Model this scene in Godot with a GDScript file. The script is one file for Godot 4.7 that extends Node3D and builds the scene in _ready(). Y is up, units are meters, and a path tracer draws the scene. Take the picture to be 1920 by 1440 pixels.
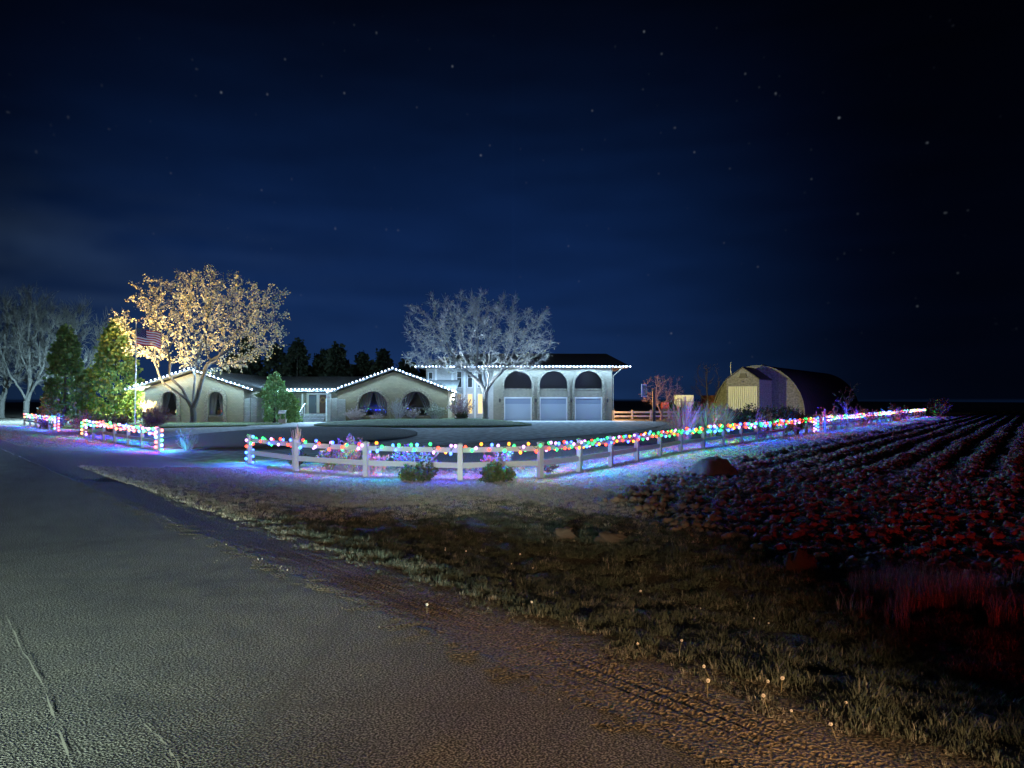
extends Node3D
# A farm house at night with string lights. X to the right, y up, distance d from the camera along -Z.
const ROAD_P := Vector2(1.02, 3.23)          # a point on the road's edge
const ROAD_U := Vector2(-0.643, 0.766)       # along the road
const ROAD_N := Vector2(0.766, 0.643)        # from the road towards the field
const ROW_P := Vector2(5.2, 21.3)            # a point on the field's side edge
const ROW_F := Vector2(0.576, 0.817)         # along the furrows
const ROW_R := Vector2(0.817, -0.576)        # across the furrows

var rng := RandomNumberGenerator.new()
var nz := FastNoiseLite.new()
var taken := {}
var M := {}

class Buf:
	var v := PackedVector3Array()
	var c := PackedColorArray()
	var i := PackedInt32Array()
	var tint := Color.WHITE
	func vert(p: Vector3) -> int:
		v.append(p); c.append(tint)
		return v.size() - 1
	func tri(a: int, b: int, d: int) -> void:
		i.append(a); i.append(b); i.append(d)
	func quad(a: Vector3, b: Vector3, d: Vector3, e: Vector3) -> void:
		var k := vert(a); vert(b); vert(d); vert(e)
		tri(k, k + 1, k + 2); tri(k, k + 2, k + 3)
	func face3(a: Vector3, b: Vector3, d: Vector3) -> void:
		var k := vert(a); vert(b); vert(d)
		tri(k, k + 1, k + 2)
	func box(lo: Vector3, hi: Vector3) -> void:
		hexa([Vector3(lo.x, lo.y, lo.z), Vector3(hi.x, lo.y, lo.z), Vector3(hi.x, lo.y, hi.z), Vector3(lo.x, lo.y, hi.z),
			Vector3(lo.x, hi.y, lo.z), Vector3(hi.x, hi.y, lo.z), Vector3(hi.x, hi.y, hi.z), Vector3(lo.x, hi.y, hi.z)])
	func hexa(p: Array) -> void:   # four below, four above, in the same turning order
		quad(p[0], p[1], p[2], p[3]); quad(p[4], p[7], p[6], p[5])
		for k in 4:
			var n := (k + 1) % 4
			quad(p[k], p[k + 4], p[n + 4], p[n])
	func tube(p0: Vector3, p1: Vector3, r0: float, r1: float, sides: int) -> void:
		var ax := p1 - p0
		if ax.length_squared() < 1e-10:
			return
		ax = ax.normalized()
		var e := ax.cross(Vector3.RIGHT if absf(ax.x) < 0.8 else Vector3.UP).normalized()
		var f := ax.cross(e)
		var k := v.size()
		for s in sides:
			var an := TAU * s / sides
			var o := e * cos(an) + f * sin(an)
			vert(p0 + o * r0); vert(p1 + o * r1)
		for s in sides:
			var n := (s + 1) % sides
			tri(k + 2 * s, k + 2 * n, k + 2 * s + 1)
			tri(k + 2 * s + 1, k + 2 * n, k + 2 * n + 1)
	func cap(p: Vector3, ax: Vector3, r: float, sides: int) -> void:
		ax = ax.normalized()
		var e := ax.cross(Vector3.RIGHT if absf(ax.x) < 0.8 else Vector3.UP).normalized()
		var f := ax.cross(e)
		var k := vert(p)
		for s in sides:
			var an := TAU * s / sides
			vert(p + (e * cos(an) + f * sin(an)) * r)
		for s in sides:
			tri(k, k + 1 + s, k + 1 + (s + 1) % sides)
	func lathe(at: Vector3, prof: Array, sides: int) -> void:   # prof: [radius, height] from below
		var k := v.size()
		for q in prof:
			for s in sides:
				var an := TAU * s / sides
				vert(at + Vector3(cos(an) * q[0], q[1], sin(an) * q[0]))
		for j in prof.size() - 1:
			for s in sides:
				var n := (s + 1) % sides
				var a := k + j * sides + s
				var b := k + j * sides + n
				tri(a, a + sides, b); tri(b, a + sides, b + sides)
	func prism(poly: PackedVector2Array, z0: float, z1: float) -> void:   # an outline in x, y drawn out along z
		var t := Geometry2D.triangulate_polygon(poly)
		for z in [z0, z1]:
			var k := v.size()
			for p in poly:
				vert(Vector3(p.x, p.y, z))
			for j in range(0, t.size(), 3):
				if z == z0: tri(k + t[j], k + t[j + 1], k + t[j + 2])
				else: tri(k + t[j], k + t[j + 2], k + t[j + 1])
		for j in poly.size():
			var a := poly[j]
			var b := poly[(j + 1) % poly.size()]
			quad(Vector3(a.x, a.y, z0), Vector3(a.x, a.y, z1), Vector3(b.x, b.y, z1), Vector3(b.x, b.y, z0))
	func grid(rows: int, cols: int, k: int) -> void:
		for r in rows - 1:
			for q in cols - 1:
				var a := k + r * cols + q
				tri(a, a + 1, a + cols); tri(a + 1, a + cols + 1, a + cols)
	func mesh(smooth := false) -> ArrayMesh:
		var arr := []
		arr.resize(Mesh.ARRAY_MAX)
		arr[Mesh.ARRAY_VERTEX] = v
		arr[Mesh.ARRAY_INDEX] = i
		arr[Mesh.ARRAY_COLOR] = c
		if smooth:
			var n := PackedVector3Array()
			n.resize(v.size())
			for j in range(0, i.size(), 3):
				var a := i[j]
				var b := i[j + 1]
				var d := i[j + 2]
				var f := (v[d] - v[a]).cross(v[b] - v[a])
				n[a] += f; n[b] += f; n[d] += f
			for j in n.size():
				n[j] = n[j].normalized() if n[j].length_squared() > 1e-20 else Vector3.UP
			arr[Mesh.ARRAY_NORMAL] = n
		var m := ArrayMesh.new()
		m.add_surface_from_arrays(Mesh.PRIMITIVE_TRIANGLES, arr)
		return m

func P(x: float, y: float, d: float) -> Vector3:
	return Vector3(x, y, -d)

func ss(a: float, b: float, x: float) -> float:
	return smoothstep(a, b, x)

func numbered(called: String) -> String:
	var n: int = taken.get(called, 0)
	taken[called] = n + 1
	return called if n == 0 else "%s_%03d" % [called, n]

func tag(o: Node, label := "", category := "", group := "", kind := "") -> Node:
	if label: o.set_meta("label", label)
	if category: o.set_meta("category", category)
	if group: o.set_meta("group", group)
	if kind: o.set_meta("kind", kind)
	return o

func thing(called: String, label: String, category: String, at := Vector3.ZERO, turn := 0.0, group := "") -> Node3D:
	var o := Node3D.new()
	o.name = numbered(called)
	add_child(o)
	o.position = at
	o.rotation.y = turn
	tag(o, label, category, group)
	return o

func obj(called: String, b: Variant, m: Material, parent: Node = self, smooth := false) -> MeshInstance3D:
	var o := MeshInstance3D.new()
	o.mesh = b.mesh(smooth) if b is Buf else b
	o.material_override = m
	if parent == self:
		o.name = numbered(called)
		add_child(o)
	else:
		var n := 0
		var key := called
		while parent.has_node(NodePath(key)):
			n = int(parent.get_meta("n_" + called, n)) + 1
			parent.set_meta("n_" + called, n)
			key = "%s_%03d" % [called, n]
		o.name = key
		parent.add_child(o)
	return o

func structure(called: String, b: Variant, m: Material, label: String, smooth := false) -> MeshInstance3D:
	var o := obj(called, b, m, self, smooth)
	tag(o, label, "", "", "structure")
	return o

func lin(r: float, g: float, b: float) -> Color:
	return Color(r, g, b).linear_to_srgb()

func mat(r: float, g: float, b: float, rough := 0.8, metal := 0.0) -> StandardMaterial3D:
	var m := StandardMaterial3D.new()
	m.albedo_color = lin(r, g, b)
	m.roughness = rough
	m.metallic = metal
	return m

func vmat(rough := 0.9, back := 0.0) -> StandardMaterial3D:      # colour from the vertices
	var m := mat(1, 1, 1, rough)
	m.vertex_color_use_as_albedo = true
	if back > 0.0:
		m.backlight_enabled = true
		m.backlight = Color(back, back, back)
	return m

func glow(r: float, g: float, b: float, e: float) -> StandardMaterial3D:
	var m := mat(r * 0.5, g * 0.5, b * 0.5, 0.3)
	m.emission_enabled = true
	m.emission = lin(r, g, b)
	m.emission_energy_multiplier = e
	return m

func noise_tex(freq: float, dark: Color, light: Color, seed_: int, size := 512, kind := FastNoiseLite.TYPE_SIMPLEX_SMOOTH, oct := 4, lo := 0.25, hi := 0.75) -> NoiseTexture2D:
	var n := FastNoiseLite.new()
	n.seed = seed_
	n.noise_type = kind
	n.frequency = freq
	n.fractal_octaves = oct
	if kind == FastNoiseLite.TYPE_CELLULAR:
		n.cellular_return_type = FastNoiseLite.RETURN_DISTANCE
	var t := NoiseTexture2D.new()
	t.width = size; t.height = size
	t.seamless = true
	t.noise = n
	var g := Gradient.new()
	g.offsets = PackedFloat32Array([lo, hi])
	g.colors = PackedColorArray([dark, light])
	t.color_ramp = g
	return t

func textured(m: StandardMaterial3D, t: Texture2D, metres: float, bump: Texture2D = null, cm := 0.0) -> StandardMaterial3D:
	if t:
		m.albedo_texture = t
	m.uv1_triplanar = true
	m.uv1_world_triplanar = true
	m.uv1_scale = Vector3.ONE / metres
	if bump:
		m.heightmap_enabled = true
		m.heightmap_texture = bump
		m.heightmap_scale = cm
	return m

func lamp_omni(parent: Node, at: Vector3, c: Color, e: float, size: float, called := "bulb_light") -> OmniLight3D:
	var l := OmniLight3D.new()
	l.light_color = c
	l.light_energy = e
	l.light_size = size
	l.omni_range = 60.0
	l.omni_attenuation = 2.0
	l.shadow_enabled = true
	l.name = called
	parent.add_child(l, true)
	l.position = at
	return l

func lamp_spot(parent: Node, at: Vector3, target: Vector3, c: Color, e: float, angle: float, blend: float, size: float, called: String) -> SpotLight3D:
	var l := SpotLight3D.new()
	l.light_color = c
	l.light_energy = e
	l.light_size = size
	l.spot_range = 80.0
	l.spot_attenuation = 2.0
	l.spot_angle = angle
	l.spot_angle_attenuation = blend
	l.shadow_enabled = true
	l.name = called
	parent.add_child(l, true)
	l.position = at
	l.look_at_from_position(parent.transform * at, parent.transform * target, Vector3.UP)
	return l

# ---------------------------------------------------------------- the lie of the land
func road_s(x: float, d: float) -> float:
	return (Vector2(x, d) - ROAD_P).dot(ROAD_N)
func road_t(x: float, d: float) -> float:
	return (Vector2(x, d) - ROAD_P).dot(ROAD_U)
func at_road(t: float, s: float) -> Vector2:
	return ROAD_P + ROAD_U * t + ROAD_N * s
func at_row(a: float, b: float) -> Vector2:
	return ROW_P + ROW_F * a + ROW_R * b
func gh(x: float, d: float) -> float:
	var s := road_s(x, d)
	var t := road_t(x, d)
	if s <= 0.0:
		return 0.40 * ss(-12.0, -7.6, s) - 0.03 * ss(0.0, -0.01, s)
	var y := 0.38 * (1.0 - ss(-1.0, 5.6, s)) / 0.93
	y -= 0.16 * ss(11.0, 4.5, t) * exp(-pow((s - 3.0) / 1.2, 2.0))
	return y
func in_field(x: float, d: float) -> float:      # 0 outside, 1 well inside the ploughed field
	var b := (Vector2(x, d) - ROW_P).dot(ROW_R)
	var s := road_s(x, d) - 5.6
	var w := 0.7 * nz.get_noise_2d(x * 14.0, d * 14.0)
	var k := minf(b, s) - 2.2 * exp(-absf(b - s) / 2.5) + w
	return ss(-0.5, 0.9, k)

func _ready() -> void:
	rng.seed = 4177
	nz.seed = 11
	nz.frequency = 0.05
	make_camera()
	make_sky()
	make_sun()
	make_materials()
	make_ground()
	make_road()
	make_field()
	make_yard()
	make_house()
	make_roof_lights()
	make_hut()
	make_fences()
	make_trees()
	make_shrubs()
	make_yard_things()
	make_car()
	make_grass()

func make_camera() -> void:
	var cam := Camera3D.new()
	cam.name = "camera"
	add_child(cam)
	cam.position = Vector3(0, 2.0, 0)
	cam.rotation_degrees = Vector3(1.19, 0, 0)
	cam.fov = 54.54
	cam.near = 0.05
	cam.far = 3000.0
	cam.current = true

func sky_color(az: float, el: float) -> Color:      # linear light of the night air, az from straight ahead to the right, in degrees
	var side := exp(-pow((az + 8.0) / 25.5, 4.0)) * 0.92 + exp(-pow((az + 12.0) / 60.0, 2.0)) * 0.05
	var e := maxf(el, 0.0)
	var c := Color(0.0028, 0.0166, 0.0856) * side * exp(-pow(e / 19.0, 2.6))
	c += Color(0.0062, 0.0130, 0.0125) * side * exp(-e / 9.0)
	c += Color(0.0002, 0.0004, 0.0016)
	var west := exp(-pow((az + 38.0) / 17.0, 2.0))
	c += Color(0.0075, 0.0125, 0.0190) * west * exp(-pow((e - 8.5) / 4.5, 2.0)) * maxf(0.0, 0.8 + 1.2 * nz.get_noise_2d(az * 1.6, e * 16.0))
	c += Color(0.0030, 0.0075, 0.0150) * west * exp(-e / 5.0)
	c *= 1.0 + 0.20 * nz.get_noise_2d(az * 1.3 + 90.0, e * 8.0)
	return c

func make_sky() -> void:
	var w := 512
	var h := 256
	var im := Image.create(w, h, false, Image.FORMAT_RGBF)
	for y in h:
		var el := 90.0 - (y + 0.5) * 180.0 / h
		for x in w:
			var az := wrapf((x + 0.5) * 360.0 / w, -180.0, 180.0)
			im.set_pixel(x, y, sky_color(az, el))
	im.resize(4096, 2048, Image.INTERPOLATE_CUBIC)
	# the brightest stars: azimuth, elevation, light
	var stars := [-10.41, 26.03, 0.5, 10.17, 26.15, 0.7, 11.44, 24.65, 0.5, -23.12, 22.38, 0.4, -4.63, 24.22, 0.6, -21.47, 21.15, 0.9, -18.33, 21.43, 0.6, -12.81, 22.00, 0.6, -34.28, 17.81, 0.4, -30.97, 18.11, 0.4, -32.76, 15.73, 0.5,
		6.18, 21.24, 0.4, 12.40, 19.75, 0.9, 19.62, 21.28, 1.5, 23.89, 19.20, 1.4, 29.28, 16.82, 0.8, 30.32, 12.26, 0.8, -2.39, 18.25, 1.1, -13.39, 12.65, 0.9, -8.71, 12.73, 0.9, -9.63, 12.74, 0.35, 13.85, 17.98, 0.3,
		12.06, 4.97, 0.6, -28.57, 17.80, 0.22, -16.56, 15.91, 0.25, -18.69, 15.00, 0.22, -17.76, 14.23, 0.22, -17.11, 23.77, 0.25, -29.04, 20.39, 0.2, 7.98, 25.32, 0.25, 17.52, 22.82, 0.3, 24.99, 12.78, 0.2, 24.12, 10.19, 0.2,
		0.62, 9.34, 0.2, 5.13, 8.98, 0.2, 28.60, 6.29, 0.25, 18.32, 9.64, 0.2, 4.36, 11.66, 0.2, 5.43, 18.56, 0.2, 10.03, 22.44, 0.25, 16.42, 16.65, 0.2, 10.38, 9.38, 0.2, -18.00, 10.91, 0.2, -10.36, 5.48, 0.25]
	for k in range(0, stars.size(), 3):
		var px: float = fposmod(stars[k], 360.0) / 360.0 * 4096.0
		var py: float = (90.0 - stars[k + 1]) / 180.0 * 2048.0
		star(im, px, py, stars[k + 2])
	var r := RandomNumberGenerator.new()
	r.seed = 99
	for k in 2600:
		var el := rad_to_deg(asin(r.randf()))
		if el > 3.0:
			star(im, r.randf() * 4096.0, (90.0 - el) / 180.0 * 2048.0, 0.16 * pow(r.randf(), 3.0))
	var pm := PanoramaSkyMaterial.new()
	pm.panorama = ImageTexture.create_from_image(im)
	var sky := Sky.new()
	sky.sky_material = pm
	var e := Environment.new()
	e.background_mode = Environment.BG_SKY
	e.sky = sky
	e.background_energy_multiplier = 1.0
	e.tonemap_mode = Environment.TONE_MAPPER_LINEAR
	e.tonemap_exposure = 1.0
	e.sdfgi_enabled = true
	e.ssao_enabled = true
	e.ssil_enabled = true
	var we := WorldEnvironment.new()
	we.name = "night_air"
	we.environment = e
	add_child(we)

func star(im: Image, px: float, py: float, light: float) -> void:
	for dy in range(-1, 2):
		for dx in range(-1, 2):
			var ix := int(px) + dx
			var iy := int(py) + dy
			var w := exp(-(pow(ix + 0.5 - px, 2.0) + pow(iy + 0.5 - py, 2.0)) / 0.14)
			var c := im.get_pixel(posmod(ix, 4096), clampi(iy, 0, 2047))
			im.set_pixel(posmod(ix, 4096), clampi(iy, 0, 2047), c + Color(0.75, 0.85, 1.0) * light * 0.36 * w)

func make_sun() -> void:
	var moon := DirectionalLight3D.new()
	moon.name = "moonlight"
	moon.light_color = Color(0.75, 0.85, 1.0)
	moon.light_energy = 0.004
	moon.light_angular_distance = 0.5
	moon.shadow_enabled = true
	moon.sky_mode = DirectionalLight3D.SKY_MODE_LIGHT_ONLY
	add_child(moon)
	moon.rotation_degrees = Vector3(-38, 60, 0)

func brick_tex(a: Color, b: Color, joint: Color, seed_: int, bump: bool) -> ImageTexture:
	var r := RandomNumberGenerator.new()
	r.seed = seed_
	var im := Image.create(256, 256, false, Image.FORMAT_RGB8)
	im.fill(Color.BLACK if bump else joint)
	for row in 16:
		for k in 8:
			var x := k * 32 + (16 if row % 2 else 0)
			var c := a.lerp(b, r.randf())
			for part in [x, x - 256]:
				im.fill_rect(Rect2i(part + 1, row * 16 + 1, 29, 13), Color(1, 1, 1).darkened(r.randf() * 0.25) if bump else c)
	return ImageTexture.create_from_image(im)

func make_materials() -> void:
	var grey := noise_tex(0.02, Color(0.72, 0.72, 0.72), Color(1, 1, 1), 3, 512)
	var fine := noise_tex(0.12, Color(0.3, 0.3, 0.3), Color(1, 1, 1), 4, 512, FastNoiseLite.TYPE_SIMPLEX_SMOOTH, 3)
	var speck := noise_tex(0.16, Color(0.10, 0.10, 0.10), Color(1, 1, 1), 5, 1024, FastNoiseLite.TYPE_SIMPLEX_SMOOTH, 5, 0.26, 0.74)
	M.road = textured(mat(0.36, 0.37, 0.35, 0.9), speck, 2.7, speck, 0.30)
	M.road.vertex_color_use_as_albedo = true
	M.soil = textured(vmat(0.95), fine, 1.7, fine, 2.0)
	M.soil_clod = textured(vmat(0.95), null, 0.7, fine, 1.2)
	M.ground = textured(vmat(0.95), fine, 2.3, fine, 1.2)
	M.drive = textured(mat(0.20, 0.24, 0.26, 0.85), grey, 6.0)
	M.drive.metallic_specular = 0.22
	M.concrete = textured(mat(0.42, 0.43, 0.43, 0.8), grey, 4.0)
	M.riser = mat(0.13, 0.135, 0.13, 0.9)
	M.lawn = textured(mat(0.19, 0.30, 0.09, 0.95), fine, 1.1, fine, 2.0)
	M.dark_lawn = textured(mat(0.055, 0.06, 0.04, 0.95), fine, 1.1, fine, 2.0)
	var bb := brick_tex(Color.BLACK, Color.BLACK, Color.BLACK, 1, true)
	M.beige = textured(mat(1, 1, 1, 0.85), brick_tex(lin(0.205, 0.180, 0.105), lin(0.255, 0.222, 0.128), lin(0.17, 0.15, 0.09), 7, false), 1.7, bb, 0.5)
	M.pale_brick = textured(mat(1, 1, 1, 0.85), brick_tex(lin(0.26, 0.27, 0.22), lin(0.36, 0.36, 0.30), lin(0.18, 0.19, 0.16), 8, false), 1.7, bb, 0.8)
	M.grey_brick = textured(mat(1, 1, 1, 0.85), brick_tex(lin(0.24, 0.225, 0.175), lin(0.32, 0.30, 0.23), lin(0.20, 0.19, 0.15), 9, false), 1.7, bb, 0.5)
	M.white_brick = textured(mat(1, 1, 1, 0.85), brick_tex(lin(0.50, 0.50, 0.49), lin(0.60, 0.60, 0.58), lin(0.42, 0.42, 0.41), 10, false), 1.7, bb, 0.5)
	M.trim = textured(mat(0.26, 0.225, 0.14, 0.75), grey, 2.0)
	M.grey_trim = textured(mat(0.34, 0.32, 0.25, 0.75), grey, 2.0)
	M.white = mat(0.78, 0.80, 0.82, 0.55)
	M.fascia = mat(0.035, 0.035, 0.04, 0.6)
	M.soffit = mat(0.22, 0.21, 0.19, 0.7)
	M.roof = textured(mat(0.40, 0.43, 0.42, 0.92), fine, 2.0, fine, 1.5)
	M.roof_dark = textured(mat(0.16, 0.165, 0.17, 0.92), fine, 2.0, fine, 1.5)
	M.glass = mat(0.02, 0.025, 0.03, 0.05)
	M.glass.transparency = BaseMaterial3D.TRANSPARENCY_ALPHA
	M.glass.albedo_color.a = 0.08
	M.dark_frame = mat(0.03, 0.03, 0.035, 0.5)
	M.curtain = mat(0.16, 0.15, 0.13, 0.95)
	M.curtain_dim = mat(0.10, 0.105, 0.10, 0.95)
	M.glass.metallic_specular = 0.2
	M.garage_door = mat(0.34, 0.41, 0.48, 0.5)
	M.garage_panel = mat(0.21, 0.27, 0.36, 0.5)
	M.door = mat(0.16, 0.22, 0.30, 0.4)
	M.door_brown = mat(0.16, 0.10, 0.085, 0.5)
	M.vinyl = mat(0.36, 0.39, 0.48, 0.5)
	M.bark = textured(mat(0.13, 0.13, 0.12, 0.95), fine, 0.5, fine, 1.5)
	M.bark_grey = textured(mat(0.33, 0.32, 0.31, 0.95), fine, 0.5, fine, 1.0)
	M.twig_pale = mat(0.36, 0.36, 0.35, 0.9)
	M.twig_dim = mat(0.16, 0.15, 0.16, 0.9)
	M.bark_bare = textured(mat(0.33, 0.34, 0.33, 0.95), fine, 0.8)
	M.twig_pink = mat(0.36, 0.25, 0.24, 0.9)
	M.twig_brown = mat(0.15, 0.11, 0.09, 0.95)
	M.leaf = vmat(0.75, 0.7)
	M.needle = vmat(0.8, 0.4)
	M.steel = mat(0.45, 0.46, 0.47, 0.35, 0.7)
	M.dark_steel = mat(0.05, 0.05, 0.055, 0.5, 0.3)
	M.hut = textured(mat(0.36, 0.37, 0.31, 0.8), grey, 3.0)
	M.hut_roof = mat(0.05, 0.05, 0.055, 0.6, 0.3)
	M.hut_door = mat(0.86, 0.88, 0.66, 0.5)
	M.wire = mat(0.02, 0.05, 0.025, 0.6)
	M.wood = textured(mat(0.40, 0.32, 0.22, 0.85), grey, 0.8)

func make_ground() -> void:
	var b := Buf.new()
	var xs := PackedFloat32Array()
	for k in range(-130, 131):
		xs.append(1.5 * sinh(k * 0.0475))
	var ds := PackedFloat32Array()
	for k in range(-60, 150):
		ds.append(1.5 * sinh(k * 0.0475) + 3.0)
	for d in ds:
		for x in xs:
			var s := road_s(x, d)
			var y := gh(x, d) - 0.30 * ss(0.6, 1.0, in_field(x, d))
			if s < 6.3 and s > 0.0 and road_t(x, d) > -5.0 and road_t(x, d) < 15.5: y -= 0.10
			var n := 0.5 + 0.5 * nz.get_noise_2d(x * 6.0, d * 6.0)
			b.tint = Color(0.30, 0.29, 0.25).lerp(Color(0.42, 0.40, 0.35), n)
			b.vert(P(x, y, d))
	b.grid(ds.size(), xs.size(), 0)
	structure("ground", b, M.ground, "dry dirt and short grass ground reaching to the dark horizon", true)
	# the verge between road and field, with the tyre tracks along the road's edge
	b = Buf.new()
	var rows := 0
	var t := -5.5
	var cols := 118
	while t < 16.5:
		rows += 1
		for k in cols:
			var s := -0.75 + 7.45 * k / (cols - 1)
			var p := at_road(t, s)
			var fade := ss(-5.5, -5.0, t) * ss(16.5, 14.5, t) * ss(6.7, 6.1, s)
			var y := lerpf(0.405, gh(p.x, p.y), ss(-0.3, 0.5, s)) + 0.004 - 0.14 * (1.0 - fade) - 0.05 * ss(0.0, -0.7, s)
			var near := ss(8.5, 3.5, t)
			var track := exp(-pow((s - 0.40 - 0.04 * sin(t * 0.6)) / 0.30, 2.0)) * near
			var rough := nz.get_noise_2d(p.x * 70.0, p.y * 70.0) * 0.010 + nz.get_noise_2d(p.x * 260.0, p.y * 260.0) * 0.008 + nz.get_noise_2d(p.x * 24.0, p.y * 24.0) * 0.036 * ss(0.8, 2.2, s)
			rough *= 1.0 - 0.85 * track
			rough += track * (0.75 + 0.6 * nz.get_noise_2d(t * 30.0, 5.0)) * 0.026 * sin((s + 0.010 * sin(t * 2.3)) * 50.0) * (0.8 + 0.2 * sin(t * 60.0))
			y += rough
			var n := 0.5 + 0.5 * nz.get_noise_2d(p.x * 9.0, p.y * 9.0)
			var dry := Color(0.19, 0.175, 0.145).lerp(Color(0.28, 0.26, 0.215), n)
			var mossy := Color(0.055, 0.056, 0.045).lerp(Color(0.11, 0.108, 0.085), n)
			b.tint = dry.lerp(mossy, ss(0.7, 1.6, s) * ss(12.0, 6.0, t))
			b.tint = b.tint.lerp(Color(0.50, 0.41, 0.28), track * 0.85)
			b.vert(P(p.x, y, p.y))
		t += 0.035 if t > -3.0 and t < 4.5 else 0.07
	b.grid(rows, cols, 0)
	structure("verge", b, M.soil, "sandy road verge with tyre tracks falling into a grassy ditch", true)

func make_road() -> void:
	var b := Buf.new()
	var rows := 0
	var t := -14.0
	var cols := 60
	while t < 130.0:
		rows += 1
		for k in cols:
			var f := 1.0 - float(k) / (cols - 1)
			var edge := 0.04 + 0.10 * nz.get_noise_2d(t * 22.0, 3.0) + 0.05 * nz.get_noise_2d(t * 90.0, 9.0)
			var s := lerpf(edge, -7.4, pow(1.0 - f, 1.5)) if k > 0 else edge + 0.06
			var p := at_road(t, s)
			var y := 0.40 + 0.02 * sin(clampf(-s / 7.4, 0.0, 1.0) * PI) + 0.006 * nz.get_noise_2d(p.x * 40.0, p.y * 40.0)
			if k == 0: y -= 0.05
			var n := 0.82 + 0.42 * nz.get_noise_2d(p.x * 5.0, p.y * 5.0) + 0.12 * exp(-pow((s + 2.2) / 0.5, 2.0)) + 0.12 * exp(-pow((s + 5.0) / 0.5, 2.0)) + 0.26 * nz.get_noise_2d(p.x * 30.0 + 50.0, p.y * 30.0)
			n += 0.9 * ss(0.42, 0.6, nz.get_noise_2d(p.x * 26.0 + 400.0, p.y * 26.0)) * 0.35
			n += 0.20 * nz.get_noise_2d(p.x * 130.0, p.y * 130.0) + 0.16 * nz.get_noise_2d(p.x * 260.0 + 40.0, p.y * 260.0)
			b.tint = Color(n, n, n)
			b.vert(P(p.x, y, p.y))
		t += 0.07 if t > -6.0 and t < 8.0 else 0.5
	b.grid(rows, cols, 0)
	structure("road", b, M.road, "rough grey chip sealed road sweeping away to the left", true)
	# pale sealed cracks
	var seal := mat(0.36, 0.37, 0.34, 0.9)
	for q in [[Vector2(-3.7, 5.5), Vector2(-1.85, 3.2), 0.012], [Vector2(-1.85, 3.75), Vector2(-1.4, 3.2), 0.010], [Vector2(-6.4, 9.0), Vector2(-4.6, 6.4), 0.012]]:
		b = Buf.new()
		for k in 40:
			var f := k / 39.0
			var c: Vector2 = (q[0] as Vector2).lerp(q[1], f) + Vector2(0.025, 0.02) * nz.get_noise_2d(f * 30.0, q[2] * 900.0)
			var w: float = q[2] * 0.42 * (0.6 + 1.2 * nz.get_noise_2d(f * 200.0, 33.0))
			var y := 0.404 + 0.02 * sin(clampf(-road_s(c.x, c.y) / 7.4, 0.0, 1.0) * PI) + 0.006 * nz.get_noise_2d(c.x * 40.0, c.y * 40.0)
			b.vert(P(c.x - w, y, c.y - w * 0.8))
			b.vert(P(c.x + w, y, c.y + w * 0.8))
		b.grid(40, 2, 0)
		structure("road_crack_line", b, seal, "thin pale sealed crack in the road surface", true)

func make_field() -> void:
	var b := Buf.new()
	var rows := 0
	var aa := -20.0
	var bs := PackedFloat32Array()
	var q := -4.0
	while q < 70.0:
		bs.append(q)
		q += 0.13 if q < 22.0 else 0.2
	while aa < 130.0:
		rows += 1
		for bb in bs:
			var p := at_row(aa, bb)
			var f := in_field(p.x, p.y)
			var wob := 0.25 * nz.get_noise_2d(aa * 1.2, bb * 1.2 + 70.0)
			var ridge := cos(TAU * (bb + wob) / 1.05)
			var y := 0.02 + 0.065 * ridge * ss(8.0, 26.0, aa + 14.0) + 0.07 * nz.get_noise_2d(p.x * 26.0, p.y * 26.0) + 0.07 * absf(nz.get_noise_2d(p.x * 75.0, p.y * 75.0)) + 0.05 * nz.get_noise_2d(p.x * 190.0, p.y * 190.0)
			y = lerpf(-0.45, y, ss(0.15, 0.55, f))
			var n := 0.5 + 0.5 * nz.get_noise_2d(p.x * 15.0, p.y * 15.0)
			b.tint = Color(0.13, 0.105, 0.09).lerp(Color(0.20, 0.165, 0.14), n)
			b.vert(P(p.x, y, p.y))
		aa += 0.16 if aa < 6.0 else (0.35 if aa < 40.0 else 0.8)
	b.grid(rows, bs.size(), 0)
	structure("field", b, M.soil, "ploughed field with furrows running away beside the fence", true)

func clod_mesh(seed_: int, rings := 6, sides := 8) -> ArrayMesh:
	var r := RandomNumberGenerator.new()
	r.seed = seed_
	var b := Buf.new()
	var off := r.randf() * 100.0
	for j in rings + 1:
		var th := PI * j / rings
		for k in sides:
			var an := TAU * k / sides
			var dir := Vector3(sin(th) * cos(an), cos(th), sin(th) * sin(an))
			var rad := 1.0 + 0.6 * nz.get_noise_3d(dir.x * 16.0 + off, dir.y * 16.0, dir.z * 16.0) + 0.6 * nz.get_noise_3d(dir.x * 38.0 + off, dir.y * 38.0, dir.z * 38.0)
			var p := dir * rad
			p.y *= 0.8
			b.vert(p)
	for j in rings:
		for k in sides:
			var n := (k + 1) % sides
			var a := j * sides + k
			var c := j * sides + n
			b.tri(a, c, a + sides); b.tri(c, c + sides, a + sides)
	return b.mesh(true)

func scatter(called: String, mesh: Mesh, m: Material, xf: Array, cols: PackedColorArray, label: String) -> void:
	var mm := MultiMesh.new()
	mm.transform_format = MultiMesh.TRANSFORM_3D
	mm.use_colors = true
	mm.mesh = mesh
	mm.instance_count = xf.size()
	for k in xf.size():
		mm.set_instance_transform(k, xf[k])
		mm.set_instance_color(k, cols[k])
	var o := MultiMeshInstance3D.new()
	o.name = numbered(called)
	o.multimesh = mm
	o.material_override = m
	add_child(o)
	tag(o, label, "", "", "stuff")

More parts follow.
